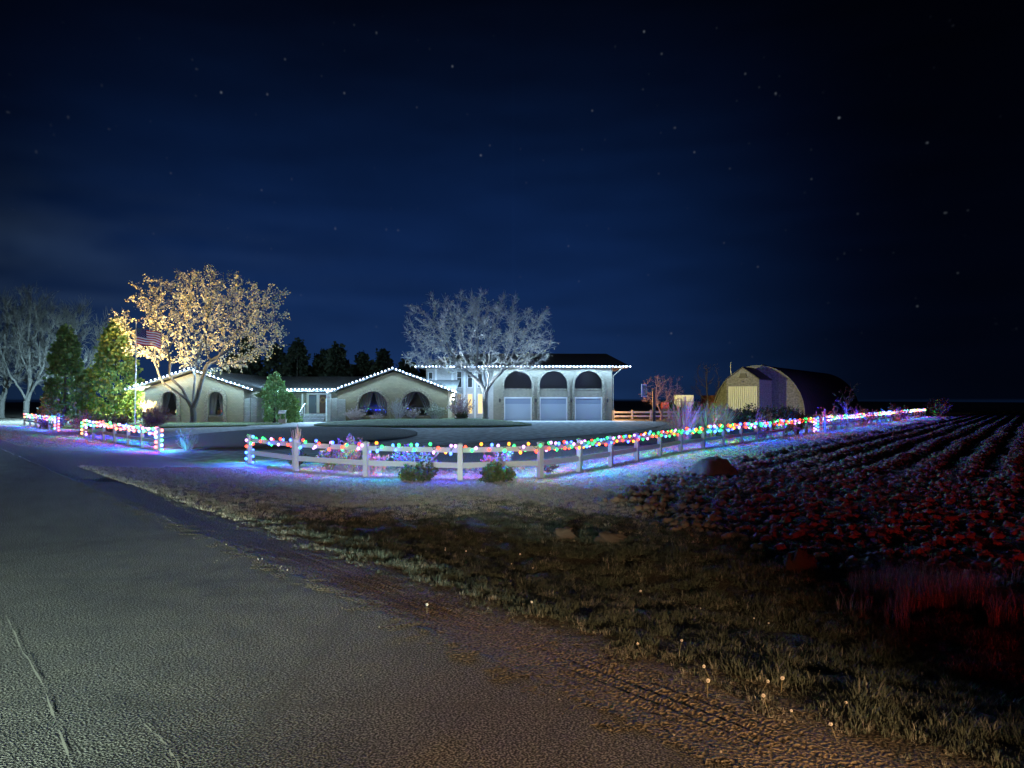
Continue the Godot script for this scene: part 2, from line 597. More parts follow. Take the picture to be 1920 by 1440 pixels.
func dome_patch(pts: Array, centre: Vector2, edge: float, top: float) -> Buf:
	var b := Buf.new()
	var n := pts.size() * 6
	var rings := 10
	for r in rings + 2:
		for k in n:
			var seg := k / 6
			var u := (k % 6) / 6.0
			var p0: Vector2 = pts[(seg - 1 + pts.size()) % pts.size()]
			var p1: Vector2 = pts[seg]
			var p2: Vector2 = pts[(seg + 1) % pts.size()]
			var p3: Vector2 = pts[(seg + 2) % pts.size()]
			var p := p1.cubic_interpolate(p2, p0, p3, u)
			if r == 0:
				b.vert(P(p.x, -0.05, p.y))
				continue
			var f := float(r - 1) / rings
			var w := centre.lerp(p, 1.0 - f)
			var y := edge + (top - edge) * sin(minf(f * 1.7, 1.0) * PI / 2.0) + 0.03 * nz.get_noise_2d(w.x * 20.0, w.y * 20.0) * (1.0 if r > 1 else 0.0)
			b.vert(P(w.x, y, w.y))
	for r in rings + 1:
		for k in n:
			var a := r * n + k
			var c := r * n + (k + 1) % n
			b.tri(a, a + n, c); b.tri(c, a + n, c + n)
	return b

func flat_patch(pts: Array, y: float) -> Buf:
	var b := Buf.new()
	var poly := PackedVector2Array()
	for seg in pts.size():
		for u in 4:
			poly.append(pts[seg].cubic_interpolate(pts[(seg + 1) % pts.size()], pts[seg - 1], pts[(seg + 2) % pts.size()], u / 4.0))
	var tr := Geometry2D.triangulate_polygon(poly)
	for p in poly:
		b.vert(P(p.x, y, p.y))
	for j in range(0, tr.size(), 3):
		b.tri(tr[j], tr[j + 1], tr[j + 2])
	return b

var mound_pts := [Vector2(-15.0, 56.5), Vector2(-12.8, 53.6), Vector2(-9, 52.2), Vector2(-4, 52.0), Vector2(-0.6, 53.2), Vector2(1.5, 56.8), Vector2(0.2, 61), Vector2(-1.8, 68.5), Vector2(-5.2, 69), Vector2(-5.4, 63.8), Vector2(-14.2, 63.8)]
var left_lawn_pts := [Vector2(-33, 52), Vector2(-27, 51.5), Vector2(-22, 53.6), Vector2(-18.3, 57.0), Vector2(-18.4, 59.5), Vector2(-20.3, 61.5), Vector2(-22, 59.7), Vector2(-31, 59.7)]

func make_yard() -> void:
	var drive := [Vector2(-13.0, 22.6), Vector2(-13.9, 27.4), Vector2(-18.2, 34), Vector2(-20.5, 43), Vector2(-19.5, 52), Vector2(-17.5, 56), Vector2(-15.5, 57), Vector2(-12, 56), Vector2(-5, 56), Vector2(0, 58), Vector2(0.5, 64), Vector2(-1.6, 69.8),
		Vector2(4, 69.9), Vector2(9.6, 69.9), Vector2(12.2, 68.5), Vector2(12.8, 62), Vector2(9.5, 51), Vector2(4.8, 42), Vector2(-0.5, 35.5), Vector2(-4.6, 30), Vector2(-7.6, 24.4), Vector2(-6.6, 18.6)]
	structure("driveway", flat_patch(drive, 0.03), M.drive, "dark asphalt driveway looping round the grass island to the garage")
	var apron := [Vector2(-1.2, 66), Vector2(-1.4, 69.95), Vector2(3, 69.95), Vector2(9.7, 69.95), Vector2(11.0, 69.0), Vector2(10.5, 65.5), Vector2(5, 64.5)]
	structure("garage_apron_pavement", flat_patch(apron, 0.045), M.concrete, "pale concrete apron before the three garage doors")
	var walk := [Vector2(-18.4, 64.6), Vector2(-16.2, 64.6), Vector2(-14.9, 58.5), Vector2(-14.2, 55.2), Vector2(-16.5, 53.5), Vector2(-19.5, 54.5), Vector2(-18.8, 58.5)]
	structure("front_walk_path", flat_patch(walk, 0.05), M.concrete, "pale concrete front walk leading to the entry steps")
	var island := [Vector2(-17.2, 38), Vector2(-15.8, 32.4), Vector2(-12.2, 29.2), Vector2(-8.2, 31.5), Vector2(-5.4, 38), Vector2(-5.9, 45), Vector2(-9, 50.6), Vector2(-13, 51), Vector2(-16.4, 46.5)]
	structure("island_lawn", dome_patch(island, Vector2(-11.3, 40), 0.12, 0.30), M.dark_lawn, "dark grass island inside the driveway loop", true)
	structure("mound_lawn", dome_patch(mound_pts, Vector2(-6, 59), 0.14, 0.42), M.lawn, "lit green lawn mound before the right gable wing", true)
	structure("side_lawn", dome_patch(left_lawn_pts, Vector2(-26, 56.5), 0.10, 0.2), M.lawn, "lit green lawn strip before the left gable wing", true)
	var right_lawn := [Vector2(2.4, 33.2), Vector2(6.2, 32.8), Vector2(10.5, 38.5), Vector2(16, 47), Vector2(22, 57), Vector2(19, 61), Vector2(14.5, 58), Vector2(11.0, 50), Vector2(6.5, 41.5)]
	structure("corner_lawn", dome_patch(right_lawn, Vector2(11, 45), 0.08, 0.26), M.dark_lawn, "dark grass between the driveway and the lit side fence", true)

# ---------------------------------------------------------------- the house
func base_thing(called: String, label: String, category: String, at: Vector3, group := "") -> Node3D:   # its parts are given in world places
	var o := thing(called, label, category, at, 0.0, group)
	o.set_meta("w", true)
	return o

func part(called: String, b: Variant, m: Material, parent: Node3D, smooth := false) -> MeshInstance3D:
	var o := obj(called, b, m, parent, smooth)
	if parent.has_meta("w"):
		o.position = -parent.position
	return o

func boxpart(called: String, x0: float, x1: float, y0: float, y1: float, d0: float, d1: float, m: Material, parent: Node3D) -> MeshInstance3D:
	var b := Buf.new()
	b.box(Vector3(x0, y0, -d1), Vector3(x1, y1, -d0))
	return part(called, b, m, parent)

func csg_wall(outer: PackedVector2Array, holes: Array, d: float, depth: float, m: Material, parent: Node3D, called := "wall") -> void:
	var c := CSGPolygon3D.new()
	c.polygon = outer
	c.depth = depth
	c.material = m
	var n := 0
	var key := called
	while parent.has_node(NodePath(key)):
		n += 1
		key = "%s_%03d" % [called, n]
	c.name = key
	parent.add_child(c)
	c.position = Vector3(0, 0, -d) - parent.position
	for h in holes:
		var s := CSGPolygon3D.new()
		s.polygon = h
		s.depth = depth + 0.4
		s.operation = CSGShape3D.OPERATION_SUBTRACTION
		s.material = m
		s.name = "opening"
		c.add_child(s, true)
		s.position = Vector3(0, 0, 0.2)

func arch(cx: float, w: float, h0: float, spring: float, n := 20) -> PackedVector2Array:
	var p := PackedVector2Array()
	p.append(Vector2(cx - w / 2.0, h0))
	for k in n + 1:
		var an := PI - PI * k / n
		p.append(Vector2(cx + cos(an) * w / 2.0, spring + sin(an) * w / 2.0))
	p.append(Vector2(cx + w / 2.0, h0))
	return p

func rect(x0: float, x1: float, y0: float, y1: float) -> PackedVector2Array:
	return PackedVector2Array([Vector2(x0, y0), Vector2(x1, y0), Vector2(x1, y1), Vector2(x0, y1)])

func ring(b: Buf, o: PackedVector2Array, q: PackedVector2Array, z0: float, z1: float) -> void:
	for k in o.size() - 1:
		b.hexa([Vector3(o[k].x, o[k].y, z0), Vector3(o[k + 1].x, o[k + 1].y, z0), Vector3(q[k + 1].x, q[k + 1].y, z0), Vector3(q[k].x, q[k].y, z0),
			Vector3(o[k].x, o[k].y, z1), Vector3(o[k + 1].x, o[k + 1].y, z1), Vector3(q[k + 1].x, q[k + 1].y, z1), Vector3(q[k].x, q[k].y, z1)])

func curtain(x0: float, x1: float, y0: float, y1: float, d: float, gather: float, m: Material, parent: Node3D) -> void:
	for side in [-1, 1]:
		var b := Buf.new()
		var cols := 22
		var mid := (x0 + x1) / 2.0
		for r in 9:
			var f := r / 8.0
			for k in cols:
				var u := float(k) / (cols - 1)
				var reach := (mid - x0) * (1.0 - gather * f)
				var x := x0 + reach * u if side < 0 else x1 - reach * u
				b.vert(P(x, y1 - (y1 - y0) * f, d + 0.05 * sin(u * 30.0 + side)))
		b.grid(9, cols, 0)
		obj("curtain", b, m, parent, true)

func arch_window(house: Node3D, cx: float, w: float, h0: float, spring: float, d: float, gather: float, bar: float) -> void:
	var b := Buf.new()
	ring(b, arch(cx, w, h0, spring), arch(cx, w - 0.12, h0, spring), -d - 0.20, -d - 0.13)
	b.box(Vector3(cx - w / 2.0, h0, -d - 0.20), Vector3(cx + w / 2.0, h0 + 0.06, -d - 0.13))
	if bar > 0.0:
		b.box(Vector3(cx - w / 2.0 + 0.06, bar - 0.05, -d - 0.195), Vector3(cx + w / 2.0 - 0.06, bar + 0.05, -d - 0.135))
		b.box(Vector3(cx - 0.03, h0 + 0.06, -d - 0.19), Vector3(cx + 0.03, bar - 0.05, -d - 0.14))
	var win := part("window", b, M.dark_frame, house)
	b = Buf.new()
	b.prism(arch(cx, w - 0.1, h0 + 0.03, spring), -d - 0.172, -d - 0.168)
	obj("pane", b, M.glass, win)
	curtain(cx - w / 2.0 - 0.1, cx + w / 2.0 + 0.1, h0, spring + w / 2.0, d + 0.45, gather, M.curtain if gather < 0.6 else M.curtain_dim, win)

func flat_window(house: Node3D, x0: float, x1: float, y0: float, y1: float, d: float, lit: Material) -> void:
	var b := Buf.new()
	for q in [[x0 - 0.06, x0, y0 - 0.06, y1 + 0.06], [x1, x1 + 0.06, y0 - 0.06, y1 + 0.06], [x0, x1, y0 - 0.06, y0], [x0, x1, y1, y1 + 0.06], [x0, x1, (y0 + y1) / 2.0 + 0.15, (y0 + y1) / 2.0 + 0.19]]:
		b.box(Vector3(q[0], q[2], -d - 0.04), Vector3(q[1], q[3], -d + 0.03))
	var win := part("window", b, M.white, house)
	b = Buf.new()
	b.box(Vector3(x0, y0, -d - 0.105), Vector3(x1, y1, -d - 0.10))
	obj("pane", b, M.glass, win)
	b = Buf.new()
	b.box(Vector3(x0, y0, -d - 0.28), Vector3(x1, y1, -d - 0.26))
	obj("lit_blind" if lit.emission_enabled else "blind", b, lit, win)

func roof_slab(a: Vector3, b: Vector3, c: Vector3, d: Vector3, th: float) -> Buf:
	var q := Buf.new()
	var dn := Vector3(0, -th, 0)
	q.hexa([a + dn, b + dn, c + dn, d + dn, a, b, c, d])
	return q

func fascia(x0: float, y0: float, x1: float, y1: float, d: float, hgt: float, house: Node3D) -> void:
	var b := Buf.new()
	var p := [Vector3(x0, y0 - hgt, -d - 0.03), Vector3(x1, y1 - hgt, -d - 0.03), Vector3(x1, y1 - hgt, -d), Vector3(x0, y0 - hgt, -d),
		Vector3(x0, y0, -d - 0.03), Vector3(x1, y1, -d - 0.03), Vector3(x1, y1, -d), Vector3(x0, y0, -d)]
	b.hexa(p)
	part("fascia", b, M.fascia, house)

func screen_wall(pts: Array, h: float, m: Material, house: Node3D) -> void:
	var b := Buf.new()
	for k in pts.size() - 1:
		var p: Vector2 = pts[k]
		var q: Vector2 = pts[k + 1]
		var n := (q - p).normalized().orthogonal() * 0.12
		var ha := h + 0.12 * sin(PI * k / (pts.size() - 1))
		var hb := h + 0.12 * sin(PI * (k + 1) / (pts.size() - 1))
		b.hexa([P(p.x - n.x, -0.1, p.y - n.y), P(q.x - n.x, -0.1, q.y - n.y), P(q.x + n.x, -0.1, q.y + n.y), P(p.x + n.x, -0.1, p.y + n.y),
			P(p.x - n.x, ha, p.y - n.y), P(q.x - n.x, hb, q.y - n.y), P(q.x + n.x, hb, q.y + n.y), P(p.x + n.x, ha, p.y + n.y)])
	part("screen_wall", b, m, house)

func make_house() -> void:
	var H := base_thing("house", "long cream brick house with two low gable wings and a two storey triple garage", "house", P(-9, 0, 68))
	# left gable wing
	var gable := PackedVector2Array([Vector2(-29.6, -0.1), Vector2(-21.6, -0.1), Vector2(-21.6, 2.85), Vector2(-25.6, 4.15), Vector2(-29.6, 2.9)])
	var wins := [[-27.57, 1.22, 0.71, 2.03], [-23.83, 1.18, 0.71, 2.03]]
	csg_wall(gable, wins.map(func(w): return arch(w[0], w[1], w[2], w[3])), 60.0, 0.3, M.beige, H)
	for w in wins:
		var b := Buf.new()
		ring(b, arch(w[0], 1.78, -0.1, 2.06), arch(w[0], 1.22, -0.1, 2.03), -60.002, -59.87)
		b.box(Vector3(w[0] - 0.61, 0.62, -59.998), Vector3(w[0] + 0.61, 0.71, -59.86))
		part("arch_trim", b, M.trim, H)
		arch_window(H, w[0], w[1], w[2], w[3], 60.0, 0.35 if w[0] > -25.0 else 0.75, 0.0)
	boxpart("wall", -29.6, -29.3, -0.1, 2.9, 60.3, 74, M.beige, H)
	boxpart("wall", -21.9, -21.6, -0.1, 2.85, 60.3, 67.5, M.beige, H)
	boxpart("wall", -29.3, -5.8, -0.1, 2.6, 78, 78.3, M.beige, H)
	part("roof", roof_slab(P(-30.6, 2.82, 59.2), P(-25.6, 4.42, 59.2), P(-25.6, 4.42, 75), P(-30.6, 2.82, 75), 0.06), M.roof, H)
	part("roof", roof_slab(P(-25.6, 4.42, 59.2), P(-20.6, 2.78, 59.2), P(-20.6, 2.78, 75), P(-25.6, 4.42, 75), 0.06), M.roof, H)
	fascia(-30.6, 2.80, -25.6, 4.40, 59.16, 0.06, H)
	fascia(-25.6, 4.40, -20.6, 2.76, 59.16, 0.06, H)
	# right gable wing
	gable = PackedVector2Array([Vector2(-15.0, -0.1), Vector2(-5.5, -0.1), Vector2(-5.5, 2.72), Vector2(-10.1, 4.4), Vector2(-15.0, 2.68)])
	wins = [[-11.95, 2.5, 0.6, 1.44], [-8.28, 2.5, 0.6, 1.44]]
	csg_wall(gable, wins.map(func(w): return arch(w[0], w[1], w[2], w[3], 28)), 64.0, 0.3, M.beige, H)
	for w in wins:
		var b := Buf.new()
		ring(b, arch(w[0], 3.0, -0.1, 1.46, 28), arch(w[0], 2.5, -0.1, 1.44, 28), -64.002, -63.86)
		b.box(Vector3(w[0] - 1.25, 0.5, -63.998), Vector3(w[0] + 1.25, 0.6, -63.86))
		part("arch_trim", b, M.trim, H)
		arch_window(H, w[0], w[1], w[2], w[3], 64.0, 0.45 if w[0] < -10.0 else 0.8, 1.27)
	boxpart("wall", -15.0, -14.7, -0.1, 2.65, 64.3, 67.5, M.beige, H)
	boxpart("wall", -5.8, -5.5, -0.1, 2.7, 64.3, 72, M.beige, H)
	part("roof", roof_slab(P(-15.6, 2.60, 63.2), P(-10.1, 4.62, 63.2), P(-10.1, 4.62, 76), P(-15.6, 2.60, 76), 0.06), M.roof, H)
	part("roof", roof_slab(P(-10.1, 4.62, 63.2), P(-4.75, 2.62, 63.2), P(-4.75, 2.62, 72), P(-10.1, 4.62, 72), 0.06), M.roof, H)
	fascia(-15.6, 2.58, -10.1, 4.60, 63.16, 0.06, H)
	fascia(-10.1, 4.60, -4.75, 2.60, 63.16, 0.06, H)
	# the low middle with the entry
	part("roof", roof_slab(P(-30.0, 2.72, 65.9), P(-5.0, 2.72, 65.9), P(-5.0, 4.28, 74), P(-30.0, 4.28, 74), 0.06), M.roof, H)
	part("roof", roof_slab(P(-30.0, 4.28, 74), P(-5.0, 4.28, 74), P(-5.0, 2.6, 82), P(-30.0, 2.6, 82), 0.06), M.roof, H)
	fascia(-20.6, 2.72, -15.6, 2.72, 65.86, 0.06, H)
	boxpart("wall", -21.6, -18.62, -0.1, 2.6, 67.5, 67.8, M.pale_brick, H)
	boxpart("wall", -16.6, -15.0, -0.1, 2.6, 67.5, 67.8, M.pale_brick, H)
	boxpart("wall", -18.62, -16.6, 2.42, 2.6, 67.5, 67.8, M.white, H)
	boxpart("porch_floor", -18.9, -16.3, -0.1, 0.75, 65.75, 67.5, M.concrete, H)
	for k in 5:
		boxpart("step", -18.2, -16.32, 0.57 - 0.128 * k, 0.62 - 0.128 * k, 65.72 - 0.34 * (k + 1), 65.748 - 0.34 * k, M.concrete, H)
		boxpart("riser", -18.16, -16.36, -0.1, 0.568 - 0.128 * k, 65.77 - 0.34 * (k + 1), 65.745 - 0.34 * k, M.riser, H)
	for x in [-18.56, -16.08]:
		boxpart("porch_post", x - 0.06, x + 0.06, 0.0, 2.52, 65.9, 66.02, M.white, H)
	var dr := boxpart("door", -18.42, -17.70, 0.76, 2.36, 67.55, 67.6, M.door, H)
	for q in [[-18.25, -17.87, 1.0, 1.5], [-18.25, -17.87, 1.6, 2.2]]:
		var bq := Buf.new()
		bq.box(Vector3(q[0], q[2], -67.55), Vector3(q[1], q[3], -67.53))
		obj("panel", bq, M.door, dr)
	var hb := Buf.new()
	hb.tube(P(-17.78, 1.5, 67.5), P(-17.78, 1.72, 67.5), 0.02, 0.02, 6)
	obj("handle", hb, M.steel, dr)
	boxpart("door", -17.44, -16.84, 0.76, 2.36, 67.55, 67.6, M.door_brown, H)
	for q in [[-18.62, -18.42], [-17.70, -17.44], [-16.84, -16.60]]:
		boxpart("door_frame", q[0], q[1], 0.75, 2.42, 67.46, 67.62, M.white, H)
	var rail := Buf.new()
	rail.tube(P(-18.28, 1.65, 65.7), P(-18.28, 0.95, 64.2), 0.025, 0.025, 6)
	rail.tube(P(-18.28, 1.65, 65.7), P(-18.28, 0.6, 65.7), 0.025, 0.025, 6)
	rail.tube(P(-18.28, 0.95, 64.2), P(-18.28, 0.0, 64.2), 0.025, 0.025, 6)
	part("handrail", rail, M.white, H)
	screen_wall([Vector2(-21.6, 60.15), Vector2(-21.2, 60.3), Vector2(-20.85, 60.7), Vector2(-20.7, 61.2), Vector2(-20.68, 61.8)], 2.05, M.pale_brick, H)
	screen_wall([Vector2(-16.0, 64.9), Vector2(-15.95, 64.3), Vector2(-15.75, 63.85), Vector2(-15.35, 63.55), Vector2(-14.8, 63.45), Vector2(-14.2, 63.5)], 2.0, M.pale_brick, H)
	boxpart("downspout", -21.62, -21.54, 0.0, 2.6, 59.86, 59.94, M.trim, H)
	# two storey part: bright recessed front and the triple garage
	var slots := []
	for x in [-5.1, -4.06, -3.08]:
		slots.append(rect(x - 0.21, x + 0.21, 0.66, 2.5))
		slots.append(rect(x - 0.21, x + 0.21, 3.19, 4.68))
	csg_wall(rect(-8.3, -1.75, -0.1, 5.0), slots + [rect(-8.05, -7.7, 3.0, 4.6)], 72.0, 0.3, M.white_brick, H)
	var warm := glow(1.0, 0.72, 0.30, 1.4)
	var dim := glow(1.0, 0.75, 0.4, 0.08)
	for x in [-5.1, -4.06, -3.08]:
		flat_window(H, x - 0.21, x + 0.21, 0.66, 2.5, 72.0, dim if x < -5.0 else warm)
		flat_window(H, x - 0.21, x + 0.21, 3.19, 4.68, 72.0, M.curtain_dim)
	flat_window(H, -8.05, -7.7, 3.0, 4.6, 72.0, M.curtain_dim)
	for x in [-7.35, -5.75, -4.58, -3.57, -2.5]:
		boxpart("pilaster", x - 0.10, x + 0.10, 0.0, 4.95, 71.88, 71.998, M.white, H)
	boxpart("wall", -8.3, -8.0, -0.1, 5.0, 72.3, 80, M.grey_brick, H)
	boxpart("wall", -8.0, 9.42, -0.1, 5.0, 80, 80.3, M.grey_brick, H)
	boxpart("wall", 9.12, 9.42, -0.1, 5.0, 70.352, 80, M.grey_brick, H)
	boxpart("wall", -1.75, -1.45, -0.1, 5.0, 70.352, 72, M.white_brick, H)
	boxpart("inner_wall", -1.40, 9.1, -0.1, 5.0, 73.6, 73.7, mat(0.14, 0.15, 0.19), H)
	boxpart("inner_floor", -1.40, 9.1, 2.3, 2.4, 70.6, 73.6, M.dark_frame, H)
	var bays := [0.56, 3.9, 7.19]
	csg_wall(rect(-1.75, 9.42, -0.1, 5.0), bays.map(func(x): return arch(x, 2.6, -0.2, 3.38, 28)), 70.0, 0.35, M.grey_brick, H)
	for x in bays:
		var b := Buf.new()
		ring(b, arch(x, 3.06, 0.0, 3.4, 28), arch(x, 2.6, 0.0, 3.38, 28), -70.05, -69.86)
		part("arch_trim", b, M.grey_trim, H)
		boxpart("parapet", x - 1.3, x + 1.3, 2.24, 2.92, 70.12, 70.30, M.grey_brick, H)
		boxpart("parapet_coping", x - 1.3, x + 1.3, 2.922, 3.02, 70.06, 70.34, M.grey_trim, H)
		boxpart("door_frame", x - 1.3, x + 1.3, 2.10, 2.238, 70.14, 70.26, M.white, H)
		boxpart("door_frame", x - 1.3, x - 1.2, 0.0, 2.098, 70.14, 70.26, M.white, H)
		boxpart("door_frame", x + 1.2, x + 1.3, 0.0, 2.098, 70.14, 70.26, M.white, H)
		var door := boxpart("garage_door", x - 1.2, x + 1.2, 0.02, 2.098, 70.24, 70.28, M.garage_door, H)
		for k in 4:
			b = Buf.new()
			b.box(Vector3(x - 1.19, 0.03 + 0.517 * k, -70.238), Vector3(x + 1.19, 0.53 + 0.517 * k, -70.20))
			obj("panel", b, M.garage_panel if k == 3 else M.garage_door, door)
		b = Buf.new()
		b.prism(arch(x, 2.6, 3.02, 3.38, 28), -70.23, -70.225)
		part("pane", b, M.glass, H)
	for x in [-1.15, 2.22, 5.55, 8.95]:
		var b := Buf.new()
		b.lathe(P(x, 1.72, 69.82), [[0.02, 0.0], [0.07, 0.05], [0.09, 0.26], [0.11, 0.28], [0.02, 0.38]], 6)
		b.box(Vector3(x - 0.02, 1.98, -69.999), Vector3(x + 0.02, 2.02, -69.82))
		part("wall_lantern", b, M.dark_steel, H)
	# hipped roof over the two storey part
	var e := [P(-8.95, 5.12, 69.1), P(10.95, 5.12, 69.1), P(10.95, 5.12, 81.0), P(-8.95, 5.12, 81.0)]
	var r0 := P(-5.0, 6.62, 75)
	var r1 := P(9.5, 6.62, 75)
	for q in [[e[0], e[1], r1, r0], [e[2], e[3], r0, r1], [e[1], e[2], r1, r1], [e[3], e[0], r0, r0]]:
		part("roof", roof_slab(q[0], q[1], q[2], q[3], 0.1), M.roof_dark, H)
	boxpart("soffit", -8.9, 10.9, 4.985, 5.015, 69.12, 80.9, M.soffit, H)
	fascia(-8.95, 5.14, 10.95, 5.14, 69.06, 0.12, H)
	var ds := Buf.new()
	ds.tube(P(10.3, 4.96, 69.4), P(9.5, 4.2, 69.86), 0.045, 0.045, 6)
	ds.tube(P(9.5, 4.2, 69.86), P(9.5, 0.1, 69.86), 0.045, 0.045, 6)
	part("downspout", ds, M.grey_trim, H)
	boxpart("chimney", -12.6, -11.7, 3.6, 4.9, 76.0, 76.7, M.grey_brick, H)
	# wreath on the brown door
	var wr := Buf.new()
	for k in 260:
		var an := rng.randf() * TAU
		var c := Vector3(cos(an), sin(an), 0) * (0.20 + rng.randf_range(-0.06, 0.06))
		wr.tint = Color(0.55, 0.38, 0.12).lerp(Color(0.75, 0.6, 0.35), rng.randf())
		leaf(wr, Vector3(c.x, c.y, rng.randf_range(0.0, 0.08)), 0.07, Vector3(c.x, c.y, 0.3))
	tag(obj("door_wreath", wr, M.leaf), "round golden wreath hanging on the brown front door", "wreath")
	get_node("door_wreath").position = P(-17.14, 1.95, 67.53)
	# small lamp behind the left arched window
	var tl := thing("table_lamp", "warm lit table lamp glowing behind the left gable's first arched window", "lamp", P(-27.25, 0.55, 60.75))
	var lb := Buf.new()
	lb.lathe(Vector3.ZERO, [[0.09, 0.0], [0.09, 0.02], [0.03, 0.05], [0.07, 0.18], [0.02, 0.3], [0.015, 0.42]], 10)
	obj("lamp_base", lb, M.door_brown, tl, true)
	lb = Buf.new()
	lb.lathe(Vector3(0, 0.36, 0), [[0.20, 0.0], [0.13, 0.26]], 14)
	obj("lamp_shade", lb, glow(1.0, 0.72, 0.35, 0.7), tl, true)
	lamp_omni(tl, Vector3(0, 0.48, 0), Color(1.0, 0.75, 0.4), 0.05, 0.05, "lamp_light")
	var st := Buf.new()
	st.box(Vector3(-0.3, -0.65, -0.25), Vector3(0.3, 0.0, 0.25))
	obj("side_table", st, M.wood)
	tag(get_node("side_table"), "small wooden side table under the lit lamp behind the arched window", "table")
	get_node("side_table").position = P(-27.25, 0.548, 60.75)
	# lamp on the wing's hidden right wall that floods the white front
	left_lamp()
	wall_lamp("wall_lamp", P(-5.42, 2.0, 67.2), Vector3(1, 0, 0), Color(0.95, 0.97, 1.0), 5.0, "wall lamp on the right gable wing's side wall facing the white front")

func left_lamp() -> void:
	wall_lamp("wall_lamp", P(-29.68, 2.1, 61.8), Vector3(-1, 0, 0), Color(0.95, 1.0, 0.80), 42.0, "wall lamp on the left gable wing's outer wall facing the evergreens")

func wall_lamp(called: String, at: Vector3, out: Vector3, c: Color, e: float, label: String) -> void:
	var L := thing(called, label, "lamp", at)
	var b := Buf.new()
	b.tube(out * -0.08, out * 0.0, 0.06, 0.06, 8)
	b.tube(out * 0.0 + Vector3(0, 0.16, 0), out * 0.14 + Vector3(0, 0.16, 0), 0.015, 0.015, 6)
	b.lathe(out * 0.14 + Vector3(0, 0.1, 0), [[0.12, 0.0], [0.05, 0.08], [0.01, 0.1]], 10)
	obj("bracket", b, M.dark_steel, L)
	b = Buf.new()
	b.lathe(out * 0.14, [[0.005, -0.08], [0.06, -0.04], [0.07, 0.02], [0.04, 0.09]], 10)
	var g := glow(c.r, c.g, c.b, 6.0)
	obj("lamp_globe", b, g, L, true)
	lamp_omni(L, out * 0.14, c, e, 0.06, "lamp_light")

func bulb_mesh(r: float) -> ArrayMesh:
	var b := Buf.new()
	b.lathe(Vector3.ZERO, [[0.001, -r * 1.15], [r * 0.62, -r * 0.85], [r, -r * 0.1], [r * 0.8, r * 0.55], [r * 0.35, r * 0.95], [0.001, r * 1.0]], 8)
	return b.mesh(true)

func light_string(called: String, label: String, group: String, pts: PackedVector3Array, mesh: ArrayMesh, kinds: Array, which: PackedInt32Array, facing := PackedVector3Array()) -> void:
	var at := pts[0]
	var S := thing(called, label, "light string", at, 0.0, group)
	var b := Buf.new()
	var up := Vector3(0, 0.06, 0)
	for k in pts.size() - 1:
		b.tube(pts[k] - at + up, pts[k + 1] - at + up, 0.008, 0.008, 3)
	obj("cable", b, M.wire, S)
	for k in pts.size():
		var kd: Array = kinds[which[k]]
		var o := MeshInstance3D.new()
		o.mesh = mesh
		o.material_override = kd[0]
		o.name = "bulb" if k == 0 else "bulb_%03d" % k
		S.add_child(o)
		o.position = pts[k] - at
		o.rotation.y = k * 1.3
		if facing.is_empty() or facing[k] == Vector3.ZERO:
			lamp_omni(S, pts[k] - at, kd[1], kd[2], 0.03)
		else:
			lamp_spot(S, pts[k] - at, pts[k] - at + facing[k], kd[1], kd[2] * (1.0 if called == "fence_light_string" else 3.6), 78.0, 0.6, 0.03, "bulb_light")

func along(list: Array, gap: float) -> PackedVector3Array:
	var out := PackedVector3Array()
	for k in list.size() - 1:
		var p: Vector3 = list[k]
		var q: Vector3 = list[k + 1]
		var n := maxi(1, roundi(p.distance_to(q) / gap))
		for j in n:
			var r := p.lerp(q, float(j) / n)
			out.append(r + Vector3(rng.randf_range(-0.02, 0.02), rng.randf_range(-0.025, 0.015), 0))
	out.append(list[-1])
	return out

func make_roof_lights() -> void:
	var m := bulb_mesh(0.060)
	var face := glow(0.60, 0.72, 1.0, 10.0)
	var runs := [
		["cool white light string along the left gable's roof edge", [P(-30.6, 2.85, 58.95), P(-25.6, 4.45, 58.95), P(-20.6, 2.81, 58.95)], 0.36, 2.1],
		["cool white light string along the low eave over the entry", [P(-20.5, 2.90, 65.86), P(-15.9, 2.90, 65.86)], 0.33, 3.4],
		["cool white light string up and down the right gable's roof edge", [P(-15.6, 2.65, 62.95), P(-10.1, 4.67, 62.95), P(-4.75, 2.67, 62.95)], 0.32, 1.0],
		["cool white light string along the two storey garage eave", [P(-8.95, 5.06, 68.88), P(10.95, 5.06, 68.88)], 0.325, 2.2]]
	for r in runs:
		var pts := along(r[1], r[2])
		var w := PackedInt32Array()
		w.resize(pts.size())
		var out := PackedVector3Array()      # every second bulb sits with its socket to the house and shines outwards
		for k in pts.size(): out.append(Vector3(0, -0.35, 1) if k % 2 else Vector3.ZERO)
		light_string("roof_light_string", r[0], "cool white light strings on the roof edges", pts, m, [[face, Color(0.66, 0.84, 1.0), r[3]]], w, out)

# ---------------------------------------------------------------- the round roofed hut beyond the yard
func hutp(s: float, y: float, p: float) -> Vector3:      # s across the front, p in front of it
	return P(33.0 + 0.817 * s - 0.576 * p, y, 100.0 - 0.576 * s - 0.817 * p)

